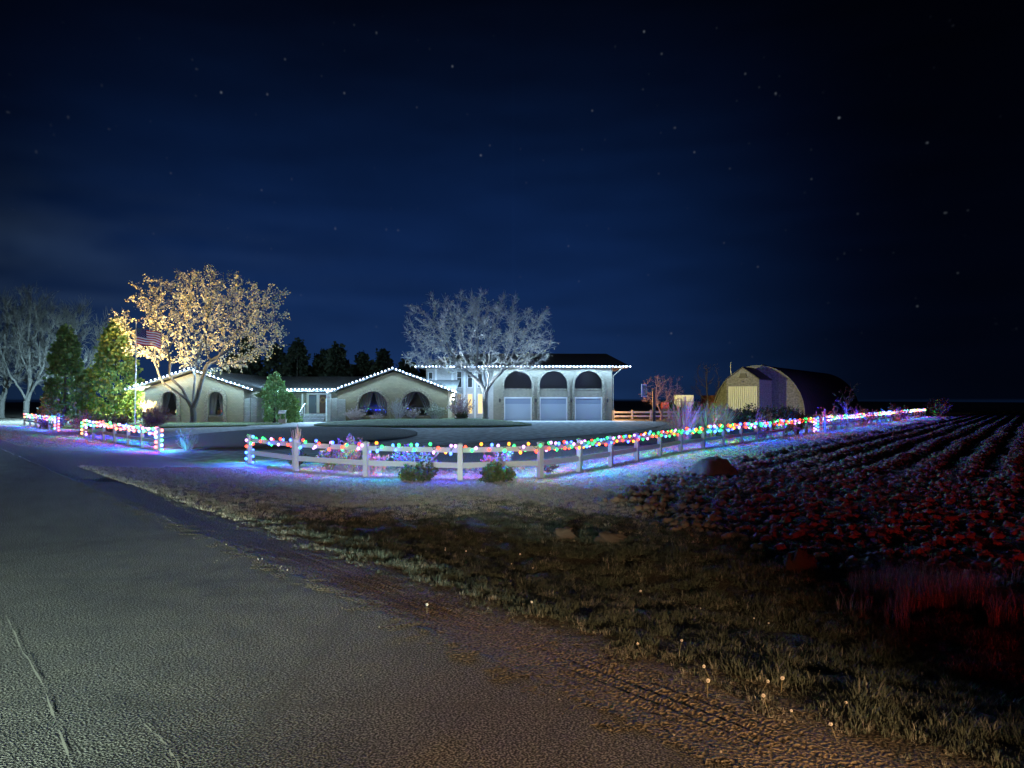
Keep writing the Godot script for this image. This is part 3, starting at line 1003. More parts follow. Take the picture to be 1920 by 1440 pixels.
func make_hut() -> void:
	var H := base_thing("quonset_hut", "round roofed metal hut with a gabled front bay and pale roller door", "hut", P(33, 0, 100))
	var rad := 6.0
	var hh := 6.45
	var n := 36
	var b := Buf.new()
	var c := b.vert(hutp(0, 0, 0))
	for k in n + 1:
		var an := PI * k / n
		b.vert(hutp(-cos(an) * rad, sin(an) * hh, 0))
	for k in n:
		b.tri(c, c + 1 + k, c + 2 + k)
	part("front_wall", b, M.hut, H)
	b = Buf.new()
	var rows := 61
	for j in rows:
		for k in n + 1:
			var an := PI * k / n
			var bump := 0.04 if j % 2 else 0.0
			b.vert(hutp(-cos(an) * (rad + 0.1 + bump), sin(an) * (hh + 0.1 + bump), 0.25 - j * 0.6))
	b.grid(rows, n + 1, 0)
	part("roof", b, M.hut_roof, H)
	b = Buf.new()
	for k in n:
		var a0 := PI * k / n
		var a1 := PI * (k + 1) / n
		b.quad(hutp(-cos(a0) * rad, sin(a0) * hh, 0.26), hutp(-cos(a1) * rad, sin(a1) * hh, 0.26), hutp(-cos(a1) * (rad + 0.14), sin(a1) * (hh + 0.14), 0.26), hutp(-cos(a0) * (rad + 0.14), sin(a0) * (hh + 0.14), 0.26))
	part("roof_trim", b, M.hut, H)
	# the gabled bay
	var s0 := -2.4
	var s1 := 1.83
	var sm := -0.28
	var pf := 5.4
	b = Buf.new()
	b.face3(hutp(s0, 4.6, pf), hutp(sm, 6.05, pf), hutp(s1, 4.6, pf))
	b.quad(hutp(s0, 3.7, pf), hutp(s0, 4.6, pf), hutp(s1, 4.6, pf), hutp(s1, 3.7, pf))
	b.quad(hutp(s0, 0, pf), hutp(s0, 3.7, pf), hutp(s0 + 0.25, 3.7, pf), hutp(s0 + 0.25, 0, pf))
	b.quad(hutp(s1 - 0.2, 0, pf), hutp(s1 - 0.2, 3.7, pf), hutp(s1, 3.7, pf), hutp(s1, 0, pf))
	part("front_wall", b, M.hut, H)
	for s in [s0, s1]:
		b = Buf.new()
		b.quad(hutp(s, 0, pf), hutp(s, 4.6, pf), hutp(s, 4.6, 0), hutp(s, 0, 0))
		part("side_wall", b, M.hut, H)
	for s in [s0 - 0.1, s1 + 0.1]:
		b = Buf.new()
		b.hexa([hutp(s, 4.5, pf + 0.15), hutp(sm, 6.08, pf + 0.15), hutp(sm, 6.08, -0.5), hutp(s, 4.5, -0.5), hutp(s, 4.62, pf + 0.15), hutp(sm, 6.2, pf + 0.15), hutp(sm, 6.2, -0.5), hutp(s, 4.62, -0.5)])
		part("bay_roof", b, M.hut_roof, H)
	var door := Node3D.new()
	door.name = "roller_door"
	H.add_child(door)
	door.set_meta("w", true)
	door.position = -H.position
	for k in 14:
		b = Buf.new()
		var u0 := lerpf(s0 + 0.25, s1 - 0.2, k / 14.0)
		var u1 := lerpf(s0 + 0.25, s1 - 0.2, (k + 0.68) / 14.0)
		var u2 := lerpf(s0 + 0.25, s1 - 0.2, (k + 1) / 14.0)
		b.hexa([hutp(u0, 0, pf), hutp(u1, 0, pf), hutp(u1, 0, pf - 0.16), hutp(u0, 0, pf - 0.16), hutp(u0, 3.7, pf), hutp(u1, 3.7, pf), hutp(u1, 3.7, pf - 0.16), hutp(u0, 3.7, pf - 0.16)])
		b.quad(hutp(u1, 0, pf - 0.16), hutp(u1, 3.7, pf - 0.16), hutp(u2, 3.7, pf - 0.16), hutp(u2, 0, pf - 0.16))
		obj("rib_panel", b, M.hut_door, door)
	b = Buf.new()
	b.hexa([hutp(-0.75, 4.75, pf + 0.12), hutp(0.35, 4.75, pf + 0.12), hutp(0.35, 4.75, pf + 0.002), hutp(-0.75, 4.75, pf + 0.002), hutp(-0.55, 5.35, pf + 0.12), hutp(0.15, 5.35, pf + 0.12), hutp(0.15, 5.35, pf + 0.002), hutp(-0.55, 5.35, pf + 0.002)])
	part("vent", b, M.dark_frame, H)
	b = Buf.new()
	b.tube(hutp(-0.25, 4.2, pf), hutp(-0.25, 4.35, pf + 0.4), 0.03, 0.03, 6)
	b.lathe(hutp(-0.25, 4.2, pf + 0.42), [[0.14, 0.0], [0.05, 0.14], [0.02, 0.2]], 10)
	part("door_lantern", b, M.steel, H)
	b = Buf.new()
	b.lathe(hutp(0.2, 6.3, -2.0), [[0.5, 0.0], [0.55, 0.2], [0.7, 0.22], [0.05, 0.5]], 12)
	part("roof_vent", b, M.steel, H)
	# two lamps on the garage's hidden far side
	var L := thing("flood_light", "flood light on the garage's rear side wall aimed at the round roofed hut", "lamp", P(9.55, 4.2, 79.2))
	b = Buf.new()
	b.box(Vector3(-0.13, -0.05, -0.05), Vector3(0.02, 0.05, 0.05))
	b.box(Vector3(0.02, -0.12, -0.15), Vector3(0.16, 0.12, 0.15))
	obj("lamp_housing", b, M.dark_steel, L)
	b = Buf.new()
	b.box(Vector3(0.165, -0.1, -0.13), Vector3(0.18, 0.1, 0.13))
	obj("lamp_face", b, glow(1.0, 0.95, 0.72, 6.0), L)
	lamp_spot(L, Vector3(0.25, 0, 0), hutp(1.0, 2.6, 0) - L.position, Color(1.0, 0.95, 0.62), 330.0, 20.0, 0.5, 0.12, "flood_beam")
	wall_lamp("wall_lamp", P(9.5, 2.3, 72.6), Vector3(1, 0, 0), Color(1.0, 0.72, 0.38), 38.0, "amber wall lamp on the garage's far side wall above the back fence")

# ---------------------------------------------------------------- fences with their light strings
func fence(label: String, posts: Array, h: float, m: Material, rails: Array, group: String, width := 0.125) -> void:
	var p0: Vector2 = posts[0]
	var F := base_thing("rail_fence", label, "fence", P(p0.x, 0, p0.y), group)
	for k in posts.size():
		var p: Vector2 = posts[k]
		var q: Vector2 = posts[mini(k + 1, posts.size() - 1)] - posts[maxi(k - 1, 0)]
		q = q.normalized()
		var n := q.orthogonal()
		var y := gh(p.x, p.y)
		var b := Buf.new()
		var w := width / 2.0
		var c := [p - q * w - n * w, p + q * w - n * w, p + q * w + n * w, p - q * w + n * w]
		var lo := []
		for u in c: lo.append(P(u.x, y - 0.1, u.y))
		var tilt := Vector2(rng.randfn(), rng.randfn()) * 0.012
		for u in c: lo.append(P(u.x + tilt.x, y + h, u.y + tilt.y))
		b.hexa(lo)
		var cp := []
		for u in c: cp.append(P(p.x + tilt.x + (u.x - p.x) * 1.18, y + h, p.y + tilt.y + (u.y - p.y) * 1.18))
		for u in c: cp.append(P(p.x + tilt.x + (u.x - p.x) * 1.18, y + h + 0.02, p.y + tilt.y + (u.y - p.y) * 1.18))
		b.hexa(cp)
		var top := P(p.x + tilt.x, y + h + 0.06, p.y + tilt.y)
		for j in 4:
			b.face3(cp[4 + j], top, cp[4 + (j + 1) % 4])
		part("post", b, m, F)
		if k + 1 < posts.size():
			var e: Vector2 = posts[k + 1]
			var dir := (e - p).normalized()
			var side := dir.orthogonal() * 0.02
			var a0 := p + dir * w
			var a1 := e - dir * w
			for r in rails:
				b = Buf.new()
				var y1 := gh(e.x, e.y)
				b.hexa([P(a0.x - side.x, y + r[0], a0.y - side.y), P(a1.x - side.x, y1 + r[0], a1.y - side.y), P(a1.x + side.x, y1 + r[0], a1.y + side.y), P(a0.x + side.x, y + r[0], a0.y + side.y),
					P(a0.x - side.x, y + r[1], a0.y - side.y), P(a1.x - side.x, y1 + r[1], a1.y - side.y), P(a1.x + side.x, y1 + r[1], a1.y + side.y), P(a0.x + side.x, y + r[1], a0.y + side.y)])
				part("rail", b, m, F)

func fence_string(label: String, posts: Array, per: int, wrap_first: bool, wrap_last: bool, kinds: Array, mesh: ArrayMesh) -> void:
	var pts := PackedVector3Array()
	var face := PackedVector3Array()
	if wrap_first: wrapped(pts, face, posts[0], true)
	for k in posts.size() - 1:
		var p: Vector2 = posts[k]
		var q: Vector2 = posts[k + 1]
		var n := (q - p).normalized().orthogonal()
		for j in per:
			var r := p.lerp(q, (j + rng.randf_range(0.2, 0.8)) / per)
			var o := n * (0.10 if (j / 2) % 2 else -0.10)
			var y := gh(r.x, r.y) + (0.845 if j % 2 else 0.715) + rng.randf_range(-0.05, 0.05)
			pts.append(P(r.x + o.x, y, r.y + o.y))
			face.append(P(o.x * 10.0, -0.25, o.y * 10.0))
	if wrap_last: wrapped(pts, face, posts[-1], false)
	var w := PackedInt32Array()
	for k in pts.size():
		w.append((k * 2 + rng.randi_range(0, 2)) % kinds.size())
	light_string("fence_light_string", label, "coloured light strings on the white rail fences", pts, mesh, kinds, w, face)

func wrapped(pts: PackedVector3Array, face: PackedVector3Array, p: Vector2, rising: bool) -> void:
	for j in 14:
		var f := j / 13.0 if rising else 1.0 - j / 13.0
		var an := j * 2.1
		pts.append(P(p.x + cos(an) * 0.12, gh(p.x, p.y) + 0.06 + 0.82 * f, p.y + sin(an) * 0.12))
		face.append(P(cos(an), -0.25, sin(an)))

var front_posts := [Vector2(-8.1, 23.0), Vector2(-5.97, 20.6), Vector2(-3.72, 19.1), Vector2(-1.27, 18.35), Vector2(0.72, 19.05), Vector2(1.85, 20.55), Vector2(2.95, 22.3), Vector2(4.05, 24.2), Vector2(5.2, 26.2), Vector2(6.4, 28.3)]

func make_fences() -> void:
	var mesh := bulb_mesh(0.042)
	var kinds := [
		[glow(1.0, 0.06, 0.03, 5.5), Color(1.0, 0.10, 0.05), 0.75], [glow(0.05, 0.13, 1.0, 8.0), Color(0.07, 0.21, 1.0), 3.6], [glow(0.03, 1.0, 0.16, 4.0), Color(0.06, 1.0, 0.35), 1.6],
		[glow(1.0, 0.27, 0.02, 5.0), Color(1.0, 0.45, 0.08), 0.9], [glow(0.75, 0.35, 1.0, 3.6), Color(0.20, 0.16, 1.0), 2.2], [glow(0.05, 0.24, 1.0, 8.0), Color(0.09, 0.20, 1.0), 3.6]]
	var strong := kinds.map(func(q): return [glow(lerpf(q[0].emission.srgb_to_linear().r, 1.0, 0.10), lerpf(q[0].emission.srgb_to_linear().g, 1.0, 0.10), lerpf(q[0].emission.srgb_to_linear().b, 1.0, 0.12), q[0].emission_energy_multiplier), q[1], q[2] * 1.7])
	var big := bulb_mesh(0.062)
	var rails := [[0.31, 0.445], [0.69, 0.815]]
	var grp := "white two rail fences strung with coloured lights"
	var near := front_posts.duplicate()
	var p: Vector2 = near[-1]
	for k in 9:
		p += ROW_F * 2.35
		near.append(p)
	fence("white two rail fence curving round the yard's front corner", near, 0.88, M.vinyl, rails, grp)
	var far := []
	for k in 23:
		p += ROW_F * 2.35
		far.append(p)
	fence("white two rail fence running away along the field to its dark end", far, 0.88, M.vinyl, rails, grp)
	var left := []
	for k in 7:
		left.append(Vector2(-13.5, 28.5).lerp(Vector2(-22.96, 40.0), k / 6.0))
	fence("white two rail fence left of the driveway mouth", left, 0.88, M.vinyl, rails, grp)
	var farleft := []
	for k in 6:
		farleft.append(Vector2(-28.7, 47.0).lerp(Vector2(-37.6, 57.5), k / 5.0))
	fence("white two rail fence at the photo's far left edge", farleft, 0.88, M.vinyl, rails, grp)
	fence_string("coloured light string on the nearest fence round the front corner", near.slice(0, 10), 20, true, false, kinds, mesh)
	fence_string("coloured light string on the side fence up to the wrapped post", near.slice(9), 14, false, true, kinds, big)
	fence_string("coloured light string on the farthest fence along the field", far, 11, false, false, strong, big)
	fence_string("coloured light string on the fence left of the driveway mouth", left, 12, true, true, strong, big)
	fence_string("coloured light string on the fence at the far left edge", farleft, 12, true, false, strong, big)
	var back := []
	for k in 6:
		back.append(Vector2(10.2, 75.0).lerp(Vector2(20.0, 77.5), k / 5.0))
	fence("small rail fence lit amber behind the garage's right corner", back, 0.9, M.vinyl, [[0.22, 0.40], [0.62, 0.80]], "", 0.16)

# ---------------------------------------------------------------- trees and shrubs
func leaf(b: Buf, p: Vector3, size: float, out: Vector3) -> void:
	var a := (out.normalized() + Vector3(rng.randfn(), rng.randfn(), rng.randfn()) * 0.6).normalized()
	var e := a.cross(Vector3(rng.randfn(), rng.randfn(), rng.randfn())).normalized() * size * 0.42
	b.quad(p, p + a * size * 0.5 + e, p + a * size, p + a * size * 0.5 - e)

func colonize(skel: Array, par0: Array, pts: PackedVector3Array, step: float, infl: float, kill: float, iters: int, lift: float) -> Array:
	var pos := PackedVector3Array(skel)
	var par := PackedInt32Array(par0)
	var n := pts.size()
	var near := PackedInt32Array()
	var dist := PackedFloat32Array()
	near.resize(n); dist.resize(n)
	var live := PackedByteArray()
	live.resize(n); live.fill(1)
	for k in n:
		var best := 1e9
		for j in pos.size():
			var q := pts[k].distance_squared_to(pos[j])
			if q < best:
				best = q; near[k] = j
		dist[k] = best
	var infl2 := infl * infl
	var kill2 := kill * kill
	for it in iters:
		var pull := {}
		for k in n:
			if live[k] and dist[k] < infl2:
				var j := near[k]
				var v: Vector3 = pull.get(j, Vector3.ZERO)
				pull[j] = v + (pts[k] - pos[j]).normalized()
		if pull.is_empty():
			break
		var first := pos.size()
		for j in pull:
			var v: Vector3 = pull[j]
			v = v.normalized() + Vector3(rng.randfn(), rng.randfn(), rng.randfn()) * 0.16 + Vector3(0, lift, 0)
			pos.append(pos[j] + v.normalized() * step)
			par.append(j)
		var last := pos.size()
		for k in n:
			if live[k]:
				var p := pts[k]
				for j in range(first, last):
					var q := p.distance_squared_to(pos[j])
					if q < dist[k]:
						dist[k] = q; near[k] = j
				if dist[k] < kill2:
					live[k] = 0
	return [pos, par]

func radii(par: PackedInt32Array, tip: float, root: float, ex: float) -> PackedFloat32Array:
	var n := par.size()
	var w := PackedFloat32Array()
	w.resize(n)
	for k in range(n - 1, -1, -1):
		if w[k] <= 0.0: w[k] = 1.0
		if par[k] >= 0: w[par[k]] += w[k]
	var r := PackedFloat32Array()
	r.resize(n)
	var top := pow(w[0], 1.0 / ex)
	for k in n:
		r[k] = tip + (root - tip) * (pow(w[k], 1.0 / ex) - 1.0) / (top - 1.0)
	return r

func tree(called: String, label: String, at: Vector3, skel: Array, par0: Array, cloud: PackedVector3Array, o: Dictionary) -> Node3D:
	var T := thing(called, label, "tree", at, 0.0, o.get("group", ""))
	var g := colonize(skel, par0, cloud, o.step, o.infl, o.kill, o.iters, o.lift)
	var pos: PackedVector3Array = g[0]
	var par: PackedInt32Array = g[1]
	var r := radii(par, o.tip, o.root, o.ex)
	var kids := PackedInt32Array()
	kids.resize(pos.size())
	var b := Buf.new()
	for k in range(1, pos.size()):
		if par[k] < 0: continue
		kids[par[k]] += 1
		var r0 := minf(r[par[k]], r[k] * 1.35)
		b.tube(pos[par[k]], pos[k], r0, r[k], 8 if r[k] > 0.06 else (5 if r[k] > 0.02 else 3))
	b.tube(Vector3(0, -0.15, 0), pos[0] + Vector3(0, 0.25, 0), o.root * 1.5, o.root, 9)
	obj("trunk", b, o.bark, T, true)
	b = Buf.new()
	var lv := Buf.new()
	var mid: Vector3 = o.mid
	for k in range(1, pos.size()):
		if par[k] < 0 or r[k] > o.twig_r: continue
		var dir := (pos[k] - pos[par[k]]).normalized()
		for j in o.twigs if rng.randf() < 0.5 else o.twigs - 1:
			var out := (pos[k] - mid).normalized()
			var d1: Vector3 = (dir + out * 0.5 + Vector3(rng.randfn(), rng.randfn() + o.twig_up, rng.randfn()) * 0.75).normalized()
			var ln: float = o.twig_len * rng.randf_range(0.5, 1.3)
			var p1 := pos[k] + d1 * ln * 0.5
			var d2: Vector3 = (d1 + Vector3(rng.randfn(), rng.randfn() + o.twig_up * 0.6, rng.randfn()) * 0.45).normalized()
			var p2 := p1 + d2 * ln * 0.5
			b.tube(pos[k], p1, o.tip, o.tip * 0.8, 3)
			b.tube(p1, p2, o.tip * 0.8, o.tip * 0.45, 3)
			for q in o.leaves:
				if rng.randf() < o.leaf_chance:
					var p := p1.lerp(p2, rng.randf_range(-0.6, 1.1))
					var cs: Array = o.leaf_colors
					lv.tint = (cs[rng.randi() % cs.size()] as Color).lerp(cs[rng.randi() % cs.size()], rng.randf())
					leaf(lv, p + Vector3(rng.randfn(), rng.randfn(), rng.randfn()) * 0.08, o.leaf_size * rng.randf_range(0.6, 1.3), d2 + Vector3(0, -0.4, 0))
	var crown := obj("crown", b, o.twig, T, true)
	tag(crown, "", "", "", "stuff")
	if lv.v.size():
		tag(obj("leaves", lv, M.leaf, T), "", "", "", "stuff")
	return T

func cloud_in(mid: Vector3, rad: Vector3, n: int, lumps: float, flat_low: float, hollow: float) -> PackedVector3Array:
	var out := PackedVector3Array()
	var guard := 0
	while out.size() < n and guard < n * 60:
		guard += 1
		var p := Vector3(rng.randf_range(-1, 1), rng.randf_range(-1, 1), rng.randf_range(-1, 1))
		var l := p.length()
		if p.y < flat_low: continue
		var edge := 1.0 + lumps * nz.get_noise_3dv(p.normalized() * 30.0 + mid * 3.0)
		if l > edge or l < hollow * rng.randf(): continue
		out.append(mid + p * rad)
	return out

func make_trees() -> void:
	var gold := [Color(0.56, 0.45, 0.20), Color(0.50, 0.43, 0.25), Color(0.62, 0.43, 0.12), Color(0.46, 0.42, 0.28), Color(0.55, 0.49, 0.30)]
	var cl := cloud_in(Vector3(1.0, 7.9, 0), Vector3(6.1, 4.3, 4.4), 1000, 0.55, -0.9, 0.5)
	tree("leafy_tree", "broad golden leafed tree before the left gable wing", P(-24.8, 0.1, 58.0),
		[Vector3.ZERO, Vector3(0, 0.6, 0), Vector3(-0.05, 1.2, 0), Vector3(-0.45, 1.9, 0.1), Vector3(-0.8, 2.7, 0.1), Vector3(-1.6, 3.5, 0.3), Vector3(0.25, 1.9, 0), Vector3(0.5, 2.7, 0.1), Vector3(0.7, 3.5, 0.1), Vector3(-0.15, 2.1, -0.3), Vector3(-0.2, 3.1, -0.6), Vector3(-0.95, 2.4, 0.5), Vector3(-1.9, 3.1, 0.9)],
		[-1, 0, 1, 2, 3, 4, 2, 6, 7, 2, 9, 3, 11], cl,
		{"step": 0.34, "infl": 3.2, "kill": 0.62, "iters": 90, "lift": 0.06, "tip": 0.011, "root": 0.24, "ex": 2.2, "bark": M.bark, "twig": M.twig_pale, "twig_r": 0.045, "twigs": 3, "twig_len": 0.6, "twig_up": 0.25, "mid": Vector3(0.8, 6, 0),
		"leaves": 4, "leaf_chance": 0.85, "leaf_size": 0.145, "leaf_colors": gold})
	var dry := [Color(0.42, 0.36, 0.24), Color(0.36, 0.30, 0.22), Color(0.45, 0.40, 0.20)]
	cl = cloud_in(Vector3(-0.5, 7.1, 0), Vector3(6.8, 4.2, 4.0), 1100, 0.55, -0.75, 0.4)
	tree("bare_tree", "spreading pale tree with few leaves before the garage", P(-2.3, 0.30, 65.0),
		[Vector3.ZERO, Vector3(0.0, 0.8, 0), Vector3(-0.05, 1.6, 0), Vector3(0, 2.3, 0), Vector3(0.35, 2.9, 0.1), Vector3(0.75, 3.5, 0.1), Vector3(1.4, 4.1, 0.2), Vector3(-0.35, 2.9, 0.1), Vector3(-0.85, 3.5, 0.3), Vector3(-1.6, 4.1, 0.5), Vector3(-2.4, 4.6, 0.6), Vector3(0.02, 3.2, -0.3), Vector3(-0.2, 4.1, -0.5), Vector3(0.2, 3.0, 0.5), Vector3(0.3, 3.8, 0.9), Vector3(-0.5, 3.9, -0.1), Vector3(-0.9, 4.8, -0.2)],
		[-1, 0, 1, 2, 3, 4, 5, 3, 7, 8, 9, 3, 11, 3, 13, 7, 15], cl,
		{"step": 0.34, "infl": 3.2, "kill": 0.6, "iters": 90, "lift": 0.05, "tip": 0.011, "root": 0.24, "ex": 2.2, "bark": M.bark_grey, "twig": M.twig_pale, "twig_r": 0.045, "twigs": 9, "twig_len": 0.62, "twig_up": 0.2, "mid": Vector3(-0.5, 5, 0),
		"leaves": 1, "leaf_chance": 0.12, "leaf_size": 0.15, "leaf_colors": dry})
	# three tall bare trees at the far left
	var spots := [[-55.5, 81.0, 13.0, "leftmost of three tall bare trees at the photo's left edge"], [-51.5, 79.0, 13.5, "middle one of three tall bare trees at the photo's left edge"], [-47.5, 80.5, 12.0, "rightmost of three tall bare trees, behind the dark narrow evergreen"]]
	for q in spots:
		cl = cloud_in(Vector3(0.4, q[2] * 0.60, 0), Vector3(4.4, q[2] * 0.42, 3.6), 420, 0.3, -0.9, 0.4)
		tree("tall_bare_tree", q[3], P(q[0], 0, q[1]), [Vector3.ZERO, Vector3(0, 0.9, 0), Vector3(0.05, 1.8, 0), Vector3(0.5, 2.8, 0), Vector3(-0.4, 2.8, 0.1), Vector3(0.1, 2.9, -0.4), Vector3(0.1, 3.9, -0.5)], [-1, 0, 1, 2, 2, 2, 5], cl,
			{"group": "tall bare trees at the far left", "step": 0.45, "infl": 4.5, "kill": 0.8, "iters": 80, "lift": 0.35, "tip": 0.02, "root": 0.30, "ex": 2.1, "bark": M.bark_bare, "twig": M.bark_bare, "twig_r": 0.07, "twigs": 7, "twig_len": 1.3, "twig_up": 0.9, "mid": Vector3(0, 3, 0),
			"leaves": 0, "leaf_chance": 0.0, "leaf_size": 0.1, "leaf_colors": dry})
	cl = cloud_in(Vector3(0.0, 2.7, 0), Vector3(2.3, 1.8, 2.0), 260, 0.35, -0.8, 0.3)
	tree("crab_apple_tree", "small pinkish bare tree behind the basketball hoop", P(14.6, 0, 73.0), [Vector3.ZERO, Vector3(0.05, 0.5, 0), Vector3(0.2, 1.0, 0), Vector3(-0.3, 1.4, 0)], [-1, 0, 1, 1], cl,
		{"step": 0.2, "infl": 2.0, "kill": 0.35, "iters": 60, "lift": 0.05, "tip": 0.012, "root": 0.10, "ex": 2.2, "bark": M.twig_pink, "twig": M.twig_pink, "twig_r": 0.05, "twigs": 3, "twig_len": 0.4, "twig_up": -0.1, "mid": Vector3(0, 2, 0),
		"leaves": 1, "leaf_chance": 0.3, "leaf_size": 0.10, "leaf_colors": [Color(0.35, 0.2, 0.18), Color(0.4, 0.28, 0.2)]})
	cl = cloud_in(Vector3(0.0, 4.2, 0), Vector3(2.4, 3.0, 2.0), 160, 0.35, -0.9, 0.3)
	tree("slim_bare_tree", "slim bare tree left of the round roofed hut", P(27.2, 0, 104.0), [Vector3.ZERO, Vector3(0.05, 0.8, 0), Vector3(0.2, 1.6, 0)], [-1, 0, 1], cl,
		{"step": 0.35, "infl": 4.0, "kill": 0.6, "iters": 60, "lift": 0.2, "tip": 0.014, "root": 0.12, "ex": 2.2, "bark": M.twig_brown, "twig": M.twig_brown, "twig_r": 0.05, "twigs": 2, "twig_len": 0.7, "twig_up": 0.5, "mid": Vector3(0, 2, 0),
		"leaves": 0, "leaf_chance": 0.0, "leaf_size": 0.10, "leaf_colors": dry})
	evergreen("evergreen_tree", "dark narrow evergreen tree nearest the left edge", P(-36.0, 0, 60.0), 7.8, 1.6, 6500, [Color(0.07, 0.13, 0.04), Color(0.12, 0.19, 0.06), Color(0.09, 0.14, 0.05)], 0.30)
	evergreen("evergreen_tree", "wide yellow green evergreen tree beside the flagpole", P(-33.0, 0, 62.0), 8.7, 2.15, 8500, [Color(0.13, 0.22, 0.05), Color(0.30, 0.32, 0.06), Color(0.12, 0.20, 0.06)], 0.30)
	evergreen("conifer_shrub", "tall bright green conifer shrub before the entry", P(-19.9, 0.05, 62.4), 4.0, 1.55, 5200, [Color(0.16, 0.30, 0.09), Color(0.26, 0.40, 0.15), Color(0.15, 0.32, 0.12)], 0.22)
	evergreen("conifer_shrub", "low rounded green conifer shrub beside the entry steps", P(-18.75, 0.05, 62.9), 2.35, 0.95, 2600, [Color(0.14, 0.27, 0.08), Color(0.23, 0.36, 0.09), Color(0.12, 0.24, 0.08)], 0.20)
	# dark spruces behind the house
	var sp := [[-43.5, 116, 9.0, 2.2, "leftmost"], [-39.8, 112, 11.2, 2.4, "tallest"], [-36.2, 114, 10.4, 2.3, "third from the left"], [-32.6, 113, 10.9, 2.2, "fourth from the left"], [-29.4, 116, 9.6, 2.4, "middle"], [-26.2, 112, 10.2, 2.5, "broad middle"], [-23.0, 115, 9.0, 2.3, "third from the right"], [-19.6, 113, 9.3, 2.4, "second from the right"], [-16.0, 114, 8.0, 2.6, "rightmost"]]
	for q in [[-38.0, 125, 7.6, "broad low spruce behind the tallest one"], [-31.0, 125, 8.4, "broad low spruce behind the fourth and middle ones"], [-24.4, 125, 7.8, "broad low spruce behind the third from the right"], [-14.2, 123, 7.0, "broad low spruce right of the rightmost one"], [-41.6, 120, 8.6, "low spruce between the leftmost and the tallest"], [-34.4, 121, 9.2, "spruce behind the third and fourth"], [-27.8, 121, 8.6, "spruce behind the middle two"], [-21.2, 120, 8.2, "low spruce behind the rightmost three"], [-17.6, 121, 7.6, "low spruce left of the rightmost one"]]:
		evergreen("spruce_tree", q[3] + ", in the dark row behind the roof", P(q[0], 0, q[1]), q[2], 3.6, 2000, [Color(0.02, 0.032, 0.02), Color(0.03, 0.042, 0.025)], 0.6, "dark spruces behind the house")
	for q in sp:
		evergreen("spruce_tree", q[4] + " spruce of the dark row behind the house roof", P(q[0] + 0.0, 0, q[1]), q[2], q[3] * 1.25, 2200, [Color(0.02, 0.032, 0.02), Color(0.03, 0.042, 0.025)], 0.6, "dark spruces behind the house")

func evergreen(called: String, label: String, at: Vector3, h: float, rad: float, n: int, cs: Array, size: float, group := "") -> void:
	var T := thing(called, label, "tree", at, 0.0, group)
	var b := Buf.new()
	b.tube(Vector3(0, -0.1, 0), Vector3(0, h * 0.9, 0), rad * 0.09, 0.02, 7)
	obj("trunk", b, M.bark, T, true)
	b = Buf.new()
	var spruce := called == "spruce_tree"
	var off := at.x * 7.0
	var boughs := n / 18
	for k in boughs:
		var f := pow(rng.randf(), 0.8)
		var an := rng.randf() * TAU
		var prof: float
		if spruce: prof = pow(1.0 - f, 0.65)
		else: prof = sin(PI * pow(clampf(1.0 - f, 0.0, 1.0), 0.62) * 0.93) * (0.86 + 0.14 * (1.0 - f)) if f > 0.25 else 0.86 + 0.35 * f
		if not spruce and f > 0.25: prof = minf(1.0, pow(1.0 - f, 0.62) * 1.2)
		var lump := 1.0 + 0.55 * nz.get_noise_3d(cos(an) * 14.0 + off, f * h * 7.0, sin(an) * 14.0)
		var reach := rad * prof * lump
		var dirn := Vector3(cos(an), -0.25 if spruce else 0.75, sin(an)).normalized()
		var tip := Vector3(cos(an) * reach, f * h * 0.97 + 0.08, sin(an) * reach)
		var deep := rng.randf_range(0.2, 0.5) * reach + 0.15
		for j in 18:
			var u := rng.randf()
			var p := tip - dirn * deep * u + Vector3(rng.randfn(), rng.randfn(), rng.randfn()) * size * 0.42
			b.tint = (cs[rng.randi() % cs.size()] as Color) * (0.8 + 0.4 * rng.randf())
			leaf(b, p, size * rng.randf_range(0.6, 1.2), dirn + Vector3(0, 0.2, 0))
	tag(obj("crown", b, M.needle, T), "", "", "", "stuff")

func shrub(label: String, at: Vector3, h: float, w: float, stems: int, twig: Material, leaves: int, cs: Array, size: float, called := "shrub", dome := false) -> Node3D:
	var T := thing(called, label, "plant" if called != "shrub" else "shrub", at)
	var b := Buf.new()
	var lv := Buf.new()
	for k in stems:
		var an := rng.randf() * TAU
		var lean := sqrt(rng.randf())
		var ln := h * rng.randf_range(0.7, 1.05) * (1.0 - 0.25 * lean)
		var p := Vector3(cos(an), 0, sin(an)) * w * 0.12 * lean
		var dir := Vector3(cos(an) * lean * w / h * 0.62, 1.0, sin(an) * lean * w / h * 0.62).normalized()
		var segs := 5
		var r := 0.006 + 0.006 * h
		for j in segs:
			var q := p + dir * ln / segs
			b.tube(p, q, r * (1.0 - j * 0.16), r * (1.0 - (j + 1) * 0.16), 3)
			if j > 0 and twig != M.wood:
				for z in 3:
					var sd := (dir + Vector3(rng.randfn(), rng.randfn(), rng.randfn()) * 0.6).normalized()
					var e := q + sd * ln * 0.22 * rng.randf_range(0.5, 1.1)
					b.tube(q, e, r * 0.5, r * 0.3, 3)
					for y in leaves:
						lv.tint = (cs[rng.randi() % cs.size()] as Color) * (0.8 + 0.4 * rng.randf())
						leaf(lv, q.lerp(e, rng.randf()), size * rng.randf_range(0.6, 1.2), sd)
			p = q
			dir = (dir + Vector3(rng.randfn(), rng.randfn(), rng.randfn()) * 0.13).normalized()
	tag(obj("stems", b, twig, T), "", "", "", "stuff")
	if lv.v.size():
		tag(obj("leaves", lv, M.leaf, T), "", "", "", "stuff")
	return T

